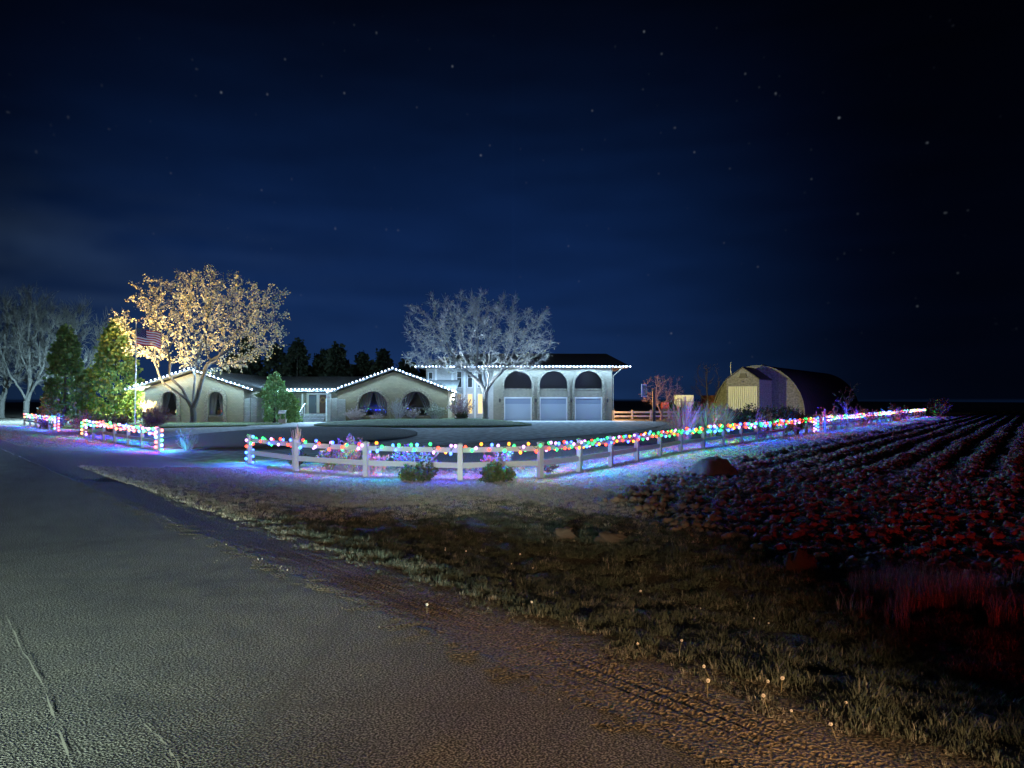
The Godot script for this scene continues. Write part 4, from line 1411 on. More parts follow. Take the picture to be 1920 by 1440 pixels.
func reed_clump(label: String, at: Vector3, h: float, w: float, n: int, cs: Array) -> void:
	var T := thing("ornamental_grass", label, "plant", at)
	var b := Buf.new()
	for k in n:
		var an := rng.randf() * TAU
		var lean := rng.randf()
		var ln := h * rng.randf_range(0.55, 1.05)
		var p := Vector3(cos(an), 0, sin(an)) * w * 0.15 * lean
		var out := Vector3(cos(an), 0, sin(an))
		var wd := 0.012
		b.tint = (cs[rng.randi() % cs.size()] as Color).lerp(cs[rng.randi() % cs.size()], rng.randf())
		for j in 5:
			var q := p + (Vector3(0, 1, 0) + out * lean * w / h * (0.3 + 0.25 * j)).normalized() * ln / 5.0
			var sd := out.cross(Vector3.UP) * wd
			b.quad(p - sd, q - sd * 0.8, q + sd * 0.8, p + sd)
			p = q
	tag(obj("blades", b, M.leaf, T), "", "", "", "stuff")

func make_shrubs() -> void:
	var grn := [Color(0.10, 0.17, 0.05), Color(0.14, 0.19, 0.07)]
	var drk := [Color(0.045, 0.07, 0.035), Color(0.07, 0.09, 0.04)]
	var pur := [Color(0.13, 0.10, 0.14), Color(0.18, 0.13, 0.16)]
	var pal := [Color(0.40, 0.33, 0.30), Color(0.34, 0.30, 0.28)]
	var tan_ := [Color(0.42, 0.34, 0.2), Color(0.34, 0.28, 0.17)]
	shrub("green leafy shrub behind the second span of the nearest fence", P(-5.15, 0, 21.0), 0.72, 0.7, 26, M.twig_brown, 3, grn, 0.08)
	shrub("bushy purple lit shrub behind the third span of the nearest fence", P(-4.35, 0, 20.5), 1.0, 1.0, 34, M.twig_dim, 4, pur, 0.07)
	shrub("thin brown twigged shrub beside the purple lit shrub", P(-3.7, 0, 20.4), 0.6, 0.8, 22, M.twig_pink, 1, pal, 0.06)
	shrub("loose coloured shrub behind the dark mound at the nearest fence", P(-2.55, 0, 19.6), 0.85, 1.1, 34, M.twig_dim, 3, pur, 0.07)
	shrub("pinkish low shrub behind the fence left of its corner post", P(-0.3, 0, 19.3), 0.72, 1.0, 28, M.twig_dim, 2, pur, 0.07)
	shrub("dark green mounded shrub before the fence, left of the tallest post", P(-2.3, 0, 18.35), 0.46, 1.25, 60, M.twig_brown, 4, drk, 0.075)
	shrub("dark green mounded shrub before the fence, right of the tallest post", P(-0.35, 0, 18.15), 0.45, 1.1, 56, M.twig_brown, 4, drk, 0.075)
	shrub("small red lit shrub just inside the fence corner", P(0.98, 0, 20.0), 0.36, 0.4, 18, M.twig_dim, 4, pur, 0.06)
	shrub("small dark shrub behind the first span of the nearest fence", P(-6.3, 0, 21.9), 0.5, 0.8, 24, M.twig_brown, 3, drk, 0.07)
	shrub("white frosted bush at the driveway end of the left fence", P(-12.55, 0, 28.9), 0.95, 0.95, 26, M.twig_dim, 0, pal, 0.06)
	reed_clump("single feathery plume standing at the nearest fence's second post", P(-6.15, 0, 21.3), 1.25, 0.25, 40, pal)
	reed_clump("tall blue lit grass clump inside the side fence", P(7.6, 0, 33.2), 2.1, 1.9, 300, tan_)
	reed_clump("tall red lit grass clump farther along the side fence", P(9.5, 0, 36.2), 1.9, 2.0, 260, tan_)
	reed_clump("thin violet grass clump before the round roofed hut", P(11.3, 0, 40.0), 1.8, 2.0, 220, tan_)
	reed_clump("yellow dry grass clump glowing beside the flagpole's spotlight", P(-26.75, 0, 55.0), 1.9, 1.1, 220, [Color(0.5, 0.42, 0.25), Color(0.42, 0.36, 0.2)])
	# before the right gable wing
	shrub("wide pinkish bush left of the right gable's first window", P(-13.1, 0.3, 62.4), 1.05, 2.5, 60, M.twig_pink, 3, pal, 0.08)
	shrub("low pinkish bush under the right gable's first window", P(-11.4, 0.3, 62.6), 0.6, 1.9, 44, M.twig_pink, 3, pal, 0.08)
	shrub("tall grey bare bush between the right gable's two windows", P(-9.5, 0.35, 62.3), 1.75, 1.6, 48, M.twig_pale, 0, pal, 0.06)
	shrub("rounded pale bush under the right gable's second window", P(-8.3, 0.35, 62.3), 0.95, 1.3, 40, M.twig_pale, 3, pal, 0.08)
	shrub("grey green bush at the right gable's right corner", P(-6.4, 0.35, 62.5), 1.35, 2.0, 50, M.twig_pale, 4, [Color(0.2, 0.24, 0.15), Color(0.26, 0.27, 0.2)], 0.08)
	shrub("dark branching bush standing out against the bright white wall", P(-4.2, 0.4, 61.5), 1.85, 2.3, 40, M.twig_brown, 2, [Color(0.3, 0.18, 0.2), Color(0.4, 0.35, 0.4), Color(0.25, 0.2, 0.25)], 0.11)
	shrub("low dark evergreen clump at the foot of the dark branching bush", P(-4.1, 0.38, 61.2), 0.65, 1.3, 40, M.twig_brown, 4, drk, 0.09)
	# the dim beds at the left
	for q in [[-30.8, 50.0, 1.3, 3.0, "dim brown shrub farthest left in the bed behind the left fence"], [-27.6, 48.5, 1.25, 2.6, "dim brown shrub left of the flagpole's foot"], [-24.9, 46.5, 1.2, 2.4, "low dim brown shrub right of the flagpole's foot"], [-22.8, 47.5, 1.75, 1.7, "upright dark red shrub under the left gable's first window"]]:
		shrub(q[4], P(q[0], 0, q[1]), q[2], q[3], 60, M.twig_brown, 2, [Color(0.13, 0.09, 0.08), Color(0.16, 0.11, 0.09)], 0.09)
	# along the side fence and the hut
	for q in [[17.2, 58, 1.35, "leftmost dark bush before the hut's roller door"], [18.9, 59, 1.5, "second dark bush before the hut's roller door"], [20.6, 60, 1.45, "third dark bush before the hut's roller door"], [22.4, 61, 1.6, "rightmost dark bush before the hut's roller door"]]:
		shrub(q[3], P(q[0], 0, q[1]), q[2], 2.3, 60, M.twig_brown, 3, drk, 0.13)
	shrub("yellow green shrub rising behind the side fence before the hut", P(12.85, 0, 38.3), 1.5, 1.3, 40, M.twig_brown, 4, [Color(0.25, 0.27, 0.12), Color(0.3, 0.28, 0.14)], 0.09)
	shrub("small violet shrub behind the side fence, right of the yellow green one", P(14.9, 0, 41.0), 1.0, 1.2, 30, M.twig_pale, 3, pur, 0.08)
	shrub("dark bush leaning over the side fence just before the wrapped post", P(16.3, 0, 42.7), 1.25, 0.9, 40, M.twig_brown, 4, drk, 0.09)
	shrub("brown weedy bush behind the side fence near the hut's right foot", P(21.5, 0, 50.5), 1.7, 3.0, 50, M.twig_pink, 1, pal, 0.09)
	shrub("blue lit bush behind the farthest fence's first half", P(27.2, 0, 58.0), 1.6, 2.4, 44, M.twig_pink, 2, pur, 0.1)
	shrub("violet lit bush behind the farthest fence's middle", P(36.0, 0, 70.0), 1.6, 3.0, 44, M.twig_pink, 2, pur, 0.12)
	shrub("rounded grey bush at the dark end of the farthest fence", P(51.8, 0, 90.5), 2.2, 3.6, 70, M.twig_pale, 3, pur, 0.16)
	shrub("tall thin weed standing behind the farthest fence", P(25.6, 0, 57.0), 3.6, 0.5, 8, M.twig_brown, 1, pal, 0.08)

# ---------------------------------------------------------------- smaller things in the yard
func make_yard_things() -> void:
	# flagpole, flag and the spotlight that lights them
	var fp := thing("flagpole", "tall thin metal flagpole left of the golden tree", "flagpole", P(-27.3, 0, 54.0))
	var b := Buf.new()
	b.tube(Vector3(0, -0.1, 0), Vector3(0, 7.5, 0), 0.055, 0.03, 10)
	obj("pole", b, M.steel, fp, true)
	b = Buf.new()
	b.lathe(Vector3(0, 7.5, 0), [[0.005, 0.0], [0.06, 0.03], [0.07, 0.07], [0.04, 0.13], [0.005, 0.14]], 10)
	obj("finial", b, M.steel, fp, true)
	b = Buf.new()
	var rows := 13
	var cols := 26
	var fw := 1.85
	var fh := 1.15
	var fpt := func(u: float, v: float) -> Vector3:
		return Vector3(0.05 + fw * u * 0.97, 7.15 - fh * v - 0.22 * u * u - 0.10 * u + 0.03 * sin(u * 9.0 + v * 2.0), 0.16 * sin(u * 8.0 + v * 1.4) * sqrt(u))
	for r in rows:
		for k in cols:
			var canton := r < 7 and k < 10
			b.tint = Color(0.03, 0.035, 0.12) if canton else (Color(0.40, 0.03, 0.04) if r % 2 == 0 else Color(0.75, 0.72, 0.70))
			var u0 := float(k) / cols
			var u1 := float(k + 1) / cols
			var v0 := float(r) / rows
			var v1 := float(r + 1) / rows
			b.quad(fpt.call(u0, v0), fpt.call(u1, v0), fpt.call(u1, v1), fpt.call(u0, v1))
	b.tint = Color(0.8, 0.8, 0.8)
	for r in 9:
		for k in (6 if r % 2 == 0 else 5):
			var u := (k + (0.5 if r % 2 == 0 else 1.0)) / 6.3 * 10.0 / cols
			var v := (r + 0.7) / 9.4 * 7.0 / 13.0
			for side in [-0.004, 0.004]:
				var c: Vector3 = fpt.call(u, v) + Vector3(0, 0, side)
				for a in 5:
					var an := TAU * a / 5.0 + PI / 2.0
					b.face3(c + Vector3(cos(an), sin(an), 0) * 0.032, c + Vector3(cos(an + 2.2), sin(an + 2.2), 0) * 0.013, c + Vector3(cos(an - 2.2), sin(an - 2.2), 0) * 0.013)
	tag(obj("flag", b, vmat(0.85, 0.3)), "striped flag with a dark starred corner waving on the flagpole", "flag")
	get_node("flag").position = P(-27.3, 0, 54.0)
	var sl := thing("spotlight", "small ground spotlight shining up beside the flagpole's foot", "lamp", P(-27.0, 0.0, 54.6))
	b = Buf.new()
	b.tube(Vector3(0, 0, 0), Vector3(0, 0.95, 0), 0.02, 0.02, 6)
	b.tube(Vector3(0, 0.95, 0), Vector3(0.03, 1.1, -0.02), 0.07, 0.10, 10)
	obj("stake", b, M.dark_steel, sl)
	b = Buf.new()
	b.lathe(Vector3(0.033, 1.13, -0.02), [[0.005, -0.06], [0.09, -0.03], [0.10, 0.02], [0.06, 0.07], [0.005, 0.085]], 12)
	obj("lamp_face", b, glow(1.0, 0.93, 0.75, 12.0), sl, true)
	lamp_omni(sl, Vector3(0.033, 1.13, -0.02), Color(1.0, 0.86, 0.58), 2.0, 0.05, "lamp_light")
	lamp_spot(sl, Vector3(0.033, 1.24, -0.02), Vector3(1.2, 8.0, -2.4), Color(1.0, 0.88, 0.62), 780.0, 62.0, 0.9, 0.08, "spot_beam")
	var s2 := thing("flood_light", "flood light under the right gable's right eave aimed at the pale spreading tree", "lamp", P(-5.0, 2.35, 63.4))
	b = Buf.new()
	b.box(Vector3(-0.04, 0.0, -0.25), Vector3(0.04, 0.2, -0.02))
	b.box(Vector3(-0.14, -0.1, -0.02), Vector3(0.14, 0.1, 0.1))
	obj("lamp_housing", b, M.dark_steel, s2)
	b = Buf.new()
	b.box(Vector3(-0.12, -0.08, 0.101), Vector3(0.12, 0.08, 0.115))
	obj("lamp_face", b, glow(0.9, 0.95, 1.0, 9.0), s2)
	lamp_spot(s2, Vector3(0.0, 0.0, 0.16), Vector3(2.6, 5.2, -1.2), Color(0.80, 0.91, 1.0), 340.0, 72.0, 0.7, 0.1, "flood_beam")
	# yard light that lights the bare trees, hidden by the evergreens
	var yl := thing("yard_light", "yard light on a post behind the dark narrow evergreen", "lamp", P(-40.3, 0, 68.5))
	b = Buf.new()
	b.tube(Vector3(0, -0.1, 0), Vector3(0, 4.2, 0), 0.07, 0.05, 8)
	b.lathe(Vector3(0, 4.32, 0), [[0.22, 0.0], [0.08, 0.12], [0.01, 0.14]], 12)
	obj("pole", b, M.dark_steel, yl, true)
	b = Buf.new()
	b.lathe(Vector3(0, 4.2, 0), [[0.005, -0.02], [0.1, 0.0], [0.12, 0.08], [0.06, 0.12]], 12)
	obj("lamp_globe", b, glow(0.75, 0.9, 1.0, 6.0), yl, true)
	lamp_omni(yl, Vector3(0, 4.25, 0), Color(0.74, 0.92, 1.0), 680.0, 0.1, "lamp_light")
	# basketball hoop
	var bh := thing("basketball_hoop", "basketball hoop on a dark post at the driveway's edge", "basketball hoop", P(12.95, 0.03, 68.0))
	b = Buf.new()
	b.box(Vector3(-0.13, -0.05, -0.13), Vector3(0.13, 2.9, 0.13))
	obj("pole", b, M.dark_steel, bh)
	b = Buf.new()
	b.tube(Vector3(0, 2.85, 0), Vector3(-0.75, 3.1, 0.25), 0.04, 0.04, 6)
	b.tube(Vector3(0, 2.2, 0), Vector3(-0.75, 2.45, 0.25), 0.04, 0.04, 6)
	obj("arm", b, M.dark_steel, bh)
	var bx := Vector3(-0.42, 0, 0.91).normalized()      # along the board
	var bn := Vector3(-0.91, 0, -0.42).normalized() * -1.0
	bn = Vector3(-0.91, 0, 0.42) * -1.0 if false else bx.cross(Vector3.UP)
	var bc := Vector3(-0.95, 2.78, 0.30)
	var board := func(u0: float, u1: float, y0: float, y1: float, z0: float, z1: float) -> Buf:
		var q := Buf.new()
		var f := func(u: float, y: float, z: float) -> Vector3: return bc + bx * u + Vector3(0, y, 0) + bn * z
		q.hexa([f.call(u0, y0, z0), f.call(u1, y0, z0), f.call(u1, y0, z1), f.call(u0, y0, z1), f.call(u0, y1, z0), f.call(u1, y1, z0), f.call(u1, y1, z1), f.call(u0, y1, z1)])
		return q
	var bd := obj("backboard", board.call(-0.8, 0.8, -0.53, 0.53, -0.02, 0.02), mat(0.12, 0.17, 0.2, 0.3), bh)
	for q in [[-0.85, 0.85, 0.47, 0.57], [-0.85, 0.85, -0.57, -0.47], [-0.85, -0.72, -0.47, 0.47], [0.72, 0.85, -0.47, 0.47], [-0.3, 0.3, 0.08, 0.13], [-0.3, -0.24, -0.3, 0.08], [0.24, 0.3, -0.3, 0.08], [-0.3, 0.3, -0.35, -0.3]]:
		obj("board_edge", board.call(q[0], q[1], q[2], q[3], -0.03, 0.03), M.white, bd)
	b = Buf.new()
	for k in 16:
		var a0 := TAU * k / 16
		var a1 := TAU * (k + 1) / 16
		var cc := bc + bn * (-0.28 if bn.x > 0 else 0.28) + Vector3(0, -0.33, 0)
		b.tube(cc + Vector3(cos(a0), 0, sin(a0)) * 0.23, cc + Vector3(cos(a1), 0, sin(a1)) * 0.23, 0.012, 0.012, 4)
	obj("rim", b, mat(0.5, 0.12, 0.03, 0.4), bh)
	# pale hopper bin on legs, red drum and rusty container behind the back fence
	var hp := thing("hopper_bin", "pale hopper bin with slanted lower corners on legs behind the back fence", "bin", P(19.6, 0, 85.0))
	b = Buf.new()
	b.prism(PackedVector2Array([Vector2(-0.95, 1.55), Vector2(-0.6, 1.15), Vector2(0.6, 1.15), Vector2(0.95, 1.55), Vector2(0.95, 2.5), Vector2(-0.95, 2.5)]), -0.7, 0.7)
	obj("body", b, mat(0.62, 0.60, 0.46, 0.5), hp)
	b = Buf.new()
	b.box(Vector3(-0.97, 1.7, 0.701), Vector3(0.97, 1.76, 0.73))
	obj("seam", b, M.dark_frame, hp)
	for q in [[-0.65, -0.5], [0.65, -0.5], [-0.65, 0.5], [0.65, 0.5]]:
		b = Buf.new()
		b.tube(Vector3(q[0], -0.1, q[1]), Vector3(q[0], 1.3, q[1]), 0.05, 0.05, 6)
		obj("leg", b, M.steel, hp)
	var rd := thing("red_drum", "red drum on its side behind the small bare tree", "drum", P(17.6, 1.3, 86.0))
	b = Buf.new()
	b.tube(Vector3(-0.4, 0, 0.3), Vector3(0.4, 0, 0.3), 0.42, 0.42, 16)
	b.cap(Vector3(-0.4, 0, 0.3), Vector3.RIGHT, 0.42, 16)
	b.cap(Vector3(0.4, 0, 0.3), Vector3.RIGHT, 0.42, 16)
	obj("body", b, mat(0.32, 0.035, 0.03, 0.5), rd)
	b = Buf.new()
	b.box(Vector3(-0.35, -1.4, 0.0), Vector3(0.35, -0.4, 0.6))
	obj("stand", b, M.dark_steel, rd)
	var ct := thing("shipping_container", "rusty orange container partly behind the hut's left foot", "container", P(29.6, 0, 107.0))
	b = Buf.new()
	b.box(Vector3(-1.2, 0.0, -5.0), Vector3(1.2, 2.6, 0.0))
	obj("body", b, mat(0.35, 0.13, 0.07, 0.7), ct)
	for k in 10:
		b = Buf.new()
		b.box(Vector3(-1.15 + k * 0.235, 0.1, 0.002), Vector3(-1.03 + k * 0.235, 2.5, 0.04))
		obj("rib", b, mat(0.33, 0.12, 0.065, 0.7), ct)
	var an_ := thing("antenna_mast", "thin antenna mast standing behind the hut's gabled bay", "mast", P(31.3, 0, 106.5))
	b = Buf.new()
	b.tube(Vector3(0, -0.1, 0), Vector3(0, 7.4, 0), 0.07, 0.05, 6)
	obj("pole", b, M.steel, an_)
	# wishing well beside the conifer shrub
	var ww := thing("wishing_well", "small wooden wishing well with a pale roof before the conifer shrub", "wishing well", P(-18.55, 0.08, 60.3))
	b = Buf.new()
	b.box(Vector3(-0.26, 0.98, -0.25), Vector3(0.26, 1.02, 0.25))
	b.hexa([Vector3(-0.28, 0.78, 0.32), Vector3(0.28, 0.78, 0.32), Vector3(0.28, 1.0, 0.0), Vector3(-0.28, 1.0, 0.0), Vector3(-0.28, 0.82, 0.32), Vector3(0.28, 0.82, 0.32), Vector3(0.28, 1.05, 0.0), Vector3(-0.28, 1.05, 0.0)])
	obj("roof", b, mat(0.6, 0.62, 0.58, 0.8), ww)
	for s in [-0.2, 0.2]:
		b = Buf.new()
		b.box(Vector3(s - 0.025, 0.3, -0.03), Vector3(s + 0.025, 0.97, 0.03))
		obj("post", b, M.wood, ww)
	for k in 8:
		b = Buf.new()
		b.box(Vector3(-0.28 + k * 0.07, 0.0, 0.2), Vector3(-0.22 + k * 0.07, 0.34, 0.24))
		obj("slat", b, M.wood, ww)
	b = Buf.new()
	b.box(Vector3(-0.26, 0.0, -0.25), Vector3(0.26, 0.32, 0.19))
	obj("body", b, M.wood, ww)
	var kb := Buf.new()
	kb.box(Vector3(-22.0, -0.05, -58.9), Vector3(-18.4, 0.16, -58.7))
	structure("garden_bed_curb", kb, M.concrete, "low curb edging the bed before the conifer shrub")
	# the earth mound by the side fence and a few big clods
	var soil_ := textured(mat(0.12, 0.10, 0.09, 0.95), null, 0.6, M.soil.heightmap_texture, 2.0)
	var mb := Buf.new()
	for j in 15:
		for k in 36:
			var f := j / 14.0
			var an := TAU * k / 36
			var rr := (0.06 + 0.66 * pow(f, 0.75)) * (1.0 + 0.35 * nz.get_noise_2d(cos(an) * 22.0, sin(an) * 22.0 + f * 9.0))
			var yy := 0.56 * cos(f * PI * 0.56) - 0.12 + 0.13 * nz.get_noise_3d(cos(an) * rr * 45.0, f * 20.0, sin(an) * rr * 45.0) + 0.05 * nz.get_noise_3d(cos(an) * rr * 150.0, f * 60.0, sin(an) * rr * 150.0)
			mb.vert(Vector3(cos(an) * rr + 0.08 * (1.0 - f), yy, sin(an) * rr))
	for j in 14:
		for k in 36:
			var n := (k + 1) % 36
			mb.tri(j * 36 + k, j * 36 + 36 + k, j * 36 + n)
			mb.tri(j * 36 + n, j * 36 + 36 + k, j * 36 + 36 + n)
	mb.cap(Vector3(0.08, 0.45, 0.0), Vector3.UP, 0.09, 12)
	var md := obj("earth_mound", mb, soil_, self, true)
	tag(md, "dark earth mound between the side fence and the ploughed field", "mound")
	md.position = P(5.25, 0.02, 19.7)
	var soil := textured(mat(0.085, 0.07, 0.062, 0.95), null, 0.6, M.soil.heightmap_texture, 2.0)
	for q in [[0.75, 10.75, 0.15, 0.12, "rounded clod at the ploughed field's near corner"], [1.35, 10.4, 0.19, 0.11, "longer clod right of the rounded one at the field corner"], [3.35, 8.7, 0.15, 0.22, "upright jagged clod among the dry weeds at the field edge"]]:
		var o := obj("soil_clod", clod_mesh(int(q[0] * 10.0) + 80, 14, 18), soil, self, true)
		tag(o, q[4], "clod")
		o.position = P(q[0], gh(q[0], q[1]) + 0.06, q[1])
		o.scale = Vector3(q[2], q[3], q[2] * 0.7)
	# dandelion clocks in the ditch
	var head := Buf.new()
	for k in 60:
		var y := 1.0 - 2.0 * (k + 0.5) / 60.0
		var rr := sqrt(1.0 - y * y)
		var dir := Vector3(cos(k * 2.4) * rr, y, sin(k * 2.4) * rr)
		var sd := dir.cross(Vector3(0.3, 0.8, 0.5)).normalized()
		head.face3(dir * 0.006, dir * 0.021 + sd * 0.008, dir * 0.021 - sd * 0.008)
		head.face3(dir * 0.006, dir * 0.021 + dir.cross(sd) * 0.008, dir * 0.021 - dir.cross(sd) * 0.008)
	var stem := Buf.new()
	stem.tube(Vector3(0, -0.06, 0), Vector3(0.01, 0.15, 0.0), 0.005, 0.004, 4)
	var hm := head.mesh()
	var sm := stem.mesh(true)
	var white := mat(0.62, 0.62, 0.62, 0.9)
	white.backlight_enabled = true
	white.backlight = Color(0.5, 0.5, 0.5)
	var stalk := mat(0.13, 0.13, 0.08, 0.9)
	var fl := [[-0.99, 8.78], [-0.85, 9.37], [-0.79, 9.21], [-0.57, 9.21], [0.10, 9.32], [0.22, 8.62], [-0.03, 8.75], [0.17, 6.03], [-0.64, 5.65], [1.34, 7.56], [1.75, 7.02], [0.85, 4.96], [1.15, 5.14], [1.18, 4.48], [1.08, 4.15], [2.16, 6.71], [2.22, 6.55], [1.45, 4.34], [1.36, 4.01], [1.56, 4.35], [1.46, 3.86], [1.79, 4.07], [1.57, 3.65]]
	for k in fl.size():
		var D := thing("dandelion", "white dandelion seed head on a thin stem in the roadside grass", "flower", P(fl[k][0], gh(fl[k][0], fl[k][1]) + 0.02, fl[k][1]), k * 1.1, "white dandelion seed heads in the verge")
		D.scale = Vector3.ONE * (0.32 + 0.05 * (k % 5))
		D.rotation = Vector3(0.35 * sin(k * 2.3), k * 1.1, 0.4 * cos(k * 1.7))
		obj("stem", sm, stalk, D)
		var hd := obj("seed_head", hm, white, D)
		hd.position = Vector3(0.01, 0.155, 0)

# ---------------------------------------------------------------- the car beside the camera whose lamps light the road
func make_car() -> void:
	var along_road := atan2(0.766, -0.643)      # noses along the road, to the left
	var near := car("dark parked car behind the camera's right with marker and tail lamps lit", at_road(-6.97, -4.06), along_road, Color(0.03, 0.035, 0.045))
	var inv := near.transform.affine_inverse()
	lamp_spot(near, Vector3(1.15, 1.22, 1.0), inv * P(0.55, 0.2, 4.1), Color(1.0, 0.77, 0.53), 150.0, 20.0, 1.0, 0.08, "marker_beam")
	lamp_spot(near, Vector3(-2.36, 0.85, 0.75), inv * P(7.2, 0.2, 7.8), Color(1.0, 0.17, 0.12), 150.0, 25.0, 1.0, 0.1, "tail_light_beam")
	var back := car("pale car waiting on the road behind the camera with its headlights on", at_road(-5.0, -7.2), along_road, Color(0.35, 0.36, 0.38))
	inv = back.transform.affine_inverse()
	for z in [-0.6, 0.6]:
		lamp_spot(back, Vector3(2.36, 0.72, z), inv * P(-4.8, 0.3, 5.2), Color(0.92, 1.0, 0.90), 250.0, 34.0, 1.0, 0.12, "headlight_beam")

func car(label: String, at: Vector2, turn: float, paint: Color) -> Node3D:
	var C := thing("parked_car", label, "car", P(at.x, 0.41, at.y), turn)
	var prof := PackedVector2Array([Vector2(-2.25, 0.35), Vector2(2.2, 0.32), Vector2(2.28, 0.62), Vector2(2.1, 0.80), Vector2(1.1, 0.94), Vector2(-1.6, 0.98), Vector2(-2.2, 0.92), Vector2(-2.3, 0.6)])
	var b := Buf.new()
	b.prism(prof, -0.88, 0.88)
	obj("body", b, mat(paint.r, paint.g, paint.b, 0.3), C)
	b = Buf.new()
	b.prism(PackedVector2Array([Vector2(-1.9, 0.975), Vector2(1.05, 0.945), Vector2(0.35, 1.36), Vector2(-1.2, 1.38)]), -0.72, 0.72)
	obj("cabin", b, mat(0.02, 0.02, 0.025, 0.1), C)
	for q in [[-1.4, -0.8], [1.4, -0.8], [-1.4, 0.8], [1.4, 0.8]]:
		b = Buf.new()
		var w := Vector3(q[0], 0.31, q[1])
		b.tube(w + Vector3(0, 0, -0.11), w + Vector3(0, 0, 0.11), 0.31, 0.31, 18)
		b.cap(w + Vector3(0, 0, -0.11), Vector3.BACK, 0.31, 18)
		b.cap(w + Vector3(0, 0, 0.11), Vector3.BACK, 0.31, 18)
		obj("wheel", b, mat(0.02, 0.02, 0.02, 0.8), C)
	for z in [-0.6, 0.6]:
		b = Buf.new()
		b.box(Vector3(2.2, 0.62, z - 0.16), Vector3(2.32, 0.80, z + 0.16))
		obj("headlight", b, glow(0.93, 1.0, 0.88, 4.0), C)
		b = Buf.new()
		b.box(Vector3(-2.33, 0.62, z - 0.18), Vector3(-2.2, 0.90, z + 0.22))
		obj("tail_light", b, glow(1.0, 0.03, 0.01, 3.0), C)
		b = Buf.new()
		b.box(Vector3(1.0, 0.98, z * 1.55 - 0.09), Vector3(1.14, 1.14, z * 1.55 + 0.09))
		obj("mirror", b, M.dark_steel, C)
		b = Buf.new()
		b.box(Vector3(1.141, 1.0, z * 1.55 - 0.07), Vector3(1.147, 1.12, z * 1.55 + 0.07))
		obj("marker_light", b, glow(1.0, 0.6, 0.25, 3.0), C)
	return C

# ---------------------------------------------------------------- grass, weeds and clods in their thousands
func tuft_mesh(seed_: int, blades: int, spread: float, lean: float, width: float) -> ArrayMesh:
	var r := RandomNumberGenerator.new()
	r.seed = seed_
	var b := Buf.new()
	for k in blades:
		var an := r.randf() * TAU
		var o := Vector3(cos(an), 0, sin(an))
		var p := o * spread * r.randf()
		var an2 := an + r.randfn() * 0.8
		var l := Vector3(cos(an2), 0, sin(an2)) * lean * r.randf()
		var h := r.randf_range(0.5, 1.0)
		var sd := Vector3(-sin(an2), 0, cos(an2)) * width
		var m := p + Vector3(0, h * 0.55, 0) + l * 0.35
		var t := p + Vector3(0, h * 0.9, 0) + l
		b.quad(p - sd, m - sd * 0.7, m + sd * 0.7, p + sd)
		b.face3(m - sd * 0.7, t, m + sd * 0.7)
	return b.mesh()

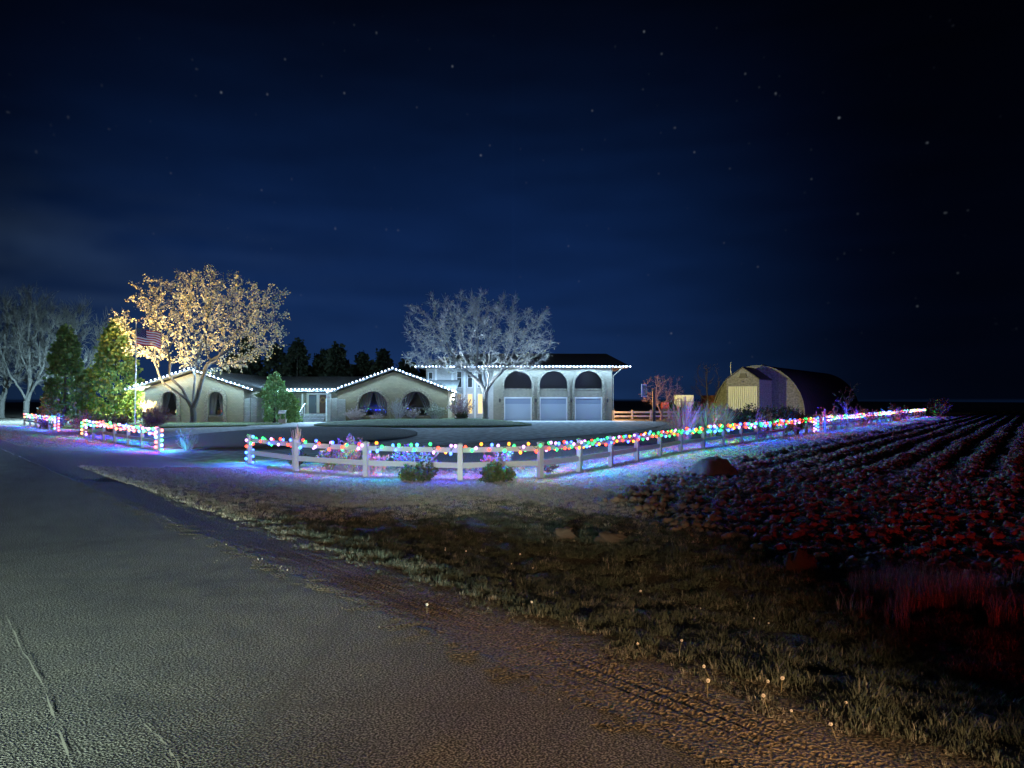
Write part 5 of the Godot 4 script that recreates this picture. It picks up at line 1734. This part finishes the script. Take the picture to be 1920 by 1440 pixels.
func make_grass() -> void:
	var g := vmat(0.9, 0.35)
	var short_ := [tuft_mesh(1, 9, 0.5, 0.7, 0.05), tuft_mesh(2, 8, 0.6, 1.0, 0.05)]
	var olive := [Color(0.046, 0.068, 0.058), Color(0.072, 0.094, 0.080), Color(0.030, 0.045, 0.040)]
	var straw := [Color(0.165, 0.175, 0.170), Color(0.22, 0.225, 0.215), Color(0.105, 0.115, 0.110)]
	var xf := []
	var cl := PackedColorArray()
	# roadside verge and ditch
	for k in 130000:
		var t := rng.randf_range(-5.0, 13.0)
		var s := rng.randf_range(0.25, 6.6)
		var p := at_road(t, s)
		if in_field(p.x, p.y) > 0.6: continue
		var lush := ss(0.65, 1.35, s) * ss(12.0, 5.5, t)
		var n := nz.get_noise_2d(p.x * 18.0, p.y * 18.0)
		if rng.randf() > 0.32 * ss(0.5, 0.9, s) + 0.6 * lush + 0.5 * n * ss(0.5, 1.0, s): continue
		var h := (0.028 + 0.056 * lush * rng.randf()) * (1.0 + 1.0 * maxf(-0.5, nz.get_noise_2d(p.x * 40.0 + 300.0, p.y * 40.0) * 1.5))
		xf.append(Transform3D(Basis(Vector3.UP, rng.randf() * TAU).scaled(Vector3(h * 0.9, h, h * 0.9)), P(p.x, gh(p.x, p.y) - 0.005, p.y)))
		var c: Color = (straw if rng.randf() > 0.35 + 0.5 * lush - 0.5 * n else olive)[rng.randi() % 3]
		cl.append(c.lerp(olive[0], 0.3 * lush))
	scatter("grass", short_[0], g, xf, cl, "short olive and straw grass covering the roadside verge and ditch")
	# frosted short grass around the fences
	xf = []
	cl = PackedColorArray()
	for k in 90000:
		var p: Vector2
		if k % 3 == 0: p = at_row(rng.randf_range(-11.0, 55.0) , rng.randf_range(-5.5, 0.6))
		elif k % 3 == 1: p = at_road(rng.randf_range(4.5, 22.5), rng.randf_range(0.8, 9.2))
		else: p = at_road(rng.randf_range(30.0, 62.0), rng.randf_range(0.8, 6.5)) if rng.randf() < 0.4 else at_road(rng.randf_range(10.0, 20.0), rng.randf_range(3.0, 8.0))
		if in_field(p.x, p.y) > 0.7 or road_s(p.x, p.y) < 0.5 or (road_t(p.x, p.y) < 8.5 and road_s(p.x, p.y) < 5.5): continue
		if road_t(p.x, p.y) > 19.5 and road_t(p.x, p.y) < 30.0 and k % 3 == 1: continue
		var h := rng.randf_range(0.025, 0.065)
		xf.append(Transform3D(Basis(Vector3.UP, rng.randf() * TAU).scaled(Vector3(h * 1.3, h, h * 1.3)), P(p.x, gh(p.x, p.y) - 0.004, p.y)))
		cl.append((Color(0.50, 0.48, 0.42) as Color).lerp(Color(0.32, 0.31, 0.25), rng.randf()))
	scatter("frosted_grass", short_[1], g, xf, cl, "short pale grass along the lit fences")
	# lawns by the house
	xf = []
	cl = PackedColorArray()
	for q in [[mound_pts, Vector2(-6, 59), 0.14, 0.42, 9000], [left_lawn_pts, Vector2(-26, 56.5), 0.10, 0.2, 5000]]:
		var poly := PackedVector2Array(q[0])
		for k in q[4]:
			var p := Vector2(rng.randf_range(-33, 2), rng.randf_range(51, 69))
			if not Geometry2D.is_point_in_polygon(p, poly): continue
			var edge := clampf(p.distance_to(q[1]) / 8.0, 0.0, 1.0)
			xf.append(Transform3D(Basis(Vector3.UP, rng.randf() * TAU).scaled(Vector3(0.14, 0.09, 0.14)), P(p.x, lerpf(q[3] - 0.05, q[2], edge), p.y)))
			cl.append((Color(0.20, 0.33, 0.10) as Color).lerp(Color(0.28, 0.36, 0.14), rng.randf()))
	scatter("lawn_grass", short_[1], g, xf, cl, "short green grass on the house lawns")
	# tall dry weeds along the field's near edge
	xf = []
	cl = PackedColorArray()
	for k in 5200:
		var t := rng.randf_range(-6.0, 3.6)
		var s := 5.1 + rng.randfn() * 0.42
		if nz.get_noise_2d(t * 12.0, s * 8.0) < -0.12 or s < 4.0: continue
		var p := at_road(t, s)
		var h := rng.randf_range(0.14, 0.40) * ss(3.8, 0.5, t) + 0.05
		xf.append(Transform3D(Basis(Vector3.UP, rng.randf() * TAU).scaled(Vector3(h * 0.5, h, h * 0.5)), P(p.x, gh(p.x, p.y) - 0.01, p.y)))
		cl.append((straw[rng.randi() % 3] as Color) * rng.randf_range(0.8, 1.25))
	scatter("dry_weeds_grass", tuft_mesh(5, 8, 0.25, 0.55, 0.022), g, xf, cl, "tall dry weeds at the ploughed field's near edge")
	# clods of the ploughed field
	var soil := vmat(0.95)
	for v in 3:
		xf = []
		cl = PackedColorArray()
		for k in 46000:
			var far := rng.randf()
			var p := at_row(-18.0 + 70.0 * far * far, rng.randf_range(-0.5, 6.0 + 34.0 * rng.randf()))
			if p.y < 2.0 or in_field(p.x, p.y) < 0.2 + 0.3 * rng.randf(): continue
			var bb := (p - ROW_P).dot(ROW_R)
			var aa := (p - ROW_P).dot(ROW_F)
			var ridge := cos(TAU * (bb + 0.25 * nz.get_noise_2d(aa * 1.2, bb * 1.2 + 70.0)) / 1.05) * ss(8.0, 26.0, aa + 14.0)
			if rng.randf() > 0.6 + 0.35 * ridge: continue
			var r := 0.012 + 0.066 * pow(rng.randf(), 3.2)
			var bs := Basis.from_euler(Vector3(rng.randf_range(-0.5, 0.5), rng.randf() * TAU, rng.randf_range(-0.5, 0.5))).scaled(Vector3(r * rng.randf_range(0.8, 1.5), r, r * rng.randf_range(0.8, 1.4)))
			xf.append(Transform3D(bs, P(p.x, 0.03 + 0.065 * ridge + 0.07 * nz.get_noise_2d(p.x * 26.0, p.y * 26.0) + r * 0.15, p.y)))
			cl.append((Color(0.14, 0.115, 0.10) as Color).lerp(Color(0.24, 0.20, 0.17), rng.randf()))
		scatter("soil_clods", clod_mesh(20 + v, 8, 10), M.soil_clod, xf, cl, ["broken soil clods covering the ploughed field", "rounder soil clods strewn over the ploughed field", "flatter soil clods strewn over the ploughed field"][v])
	# loose stones on the road's shoulder
	xf = []
	cl = PackedColorArray()
	for k in 900:
		var t := rng.randf_range(-4.0, 10.0)
		var s := 0.15 + rng.randfn() * 0.35
		var p := at_road(t, s)
		var r := 0.002 + 0.006 * pow(rng.randf(), 4.0)
		xf.append(Transform3D(Basis(Vector3.UP, rng.randf() * TAU).scaled(Vector3(r, r, r)), P(p.x, gh(p.x, p.y) + (0.03 if s < 0.05 else 0.0), p.y)))
		cl.append((Color(0.12, 0.11, 0.10) as Color).lerp(Color(0.26, 0.25, 0.22), rng.randf()))
	scatter("gravel", clod_mesh(40), soil, xf, cl, "loose gravel along the road's edge")
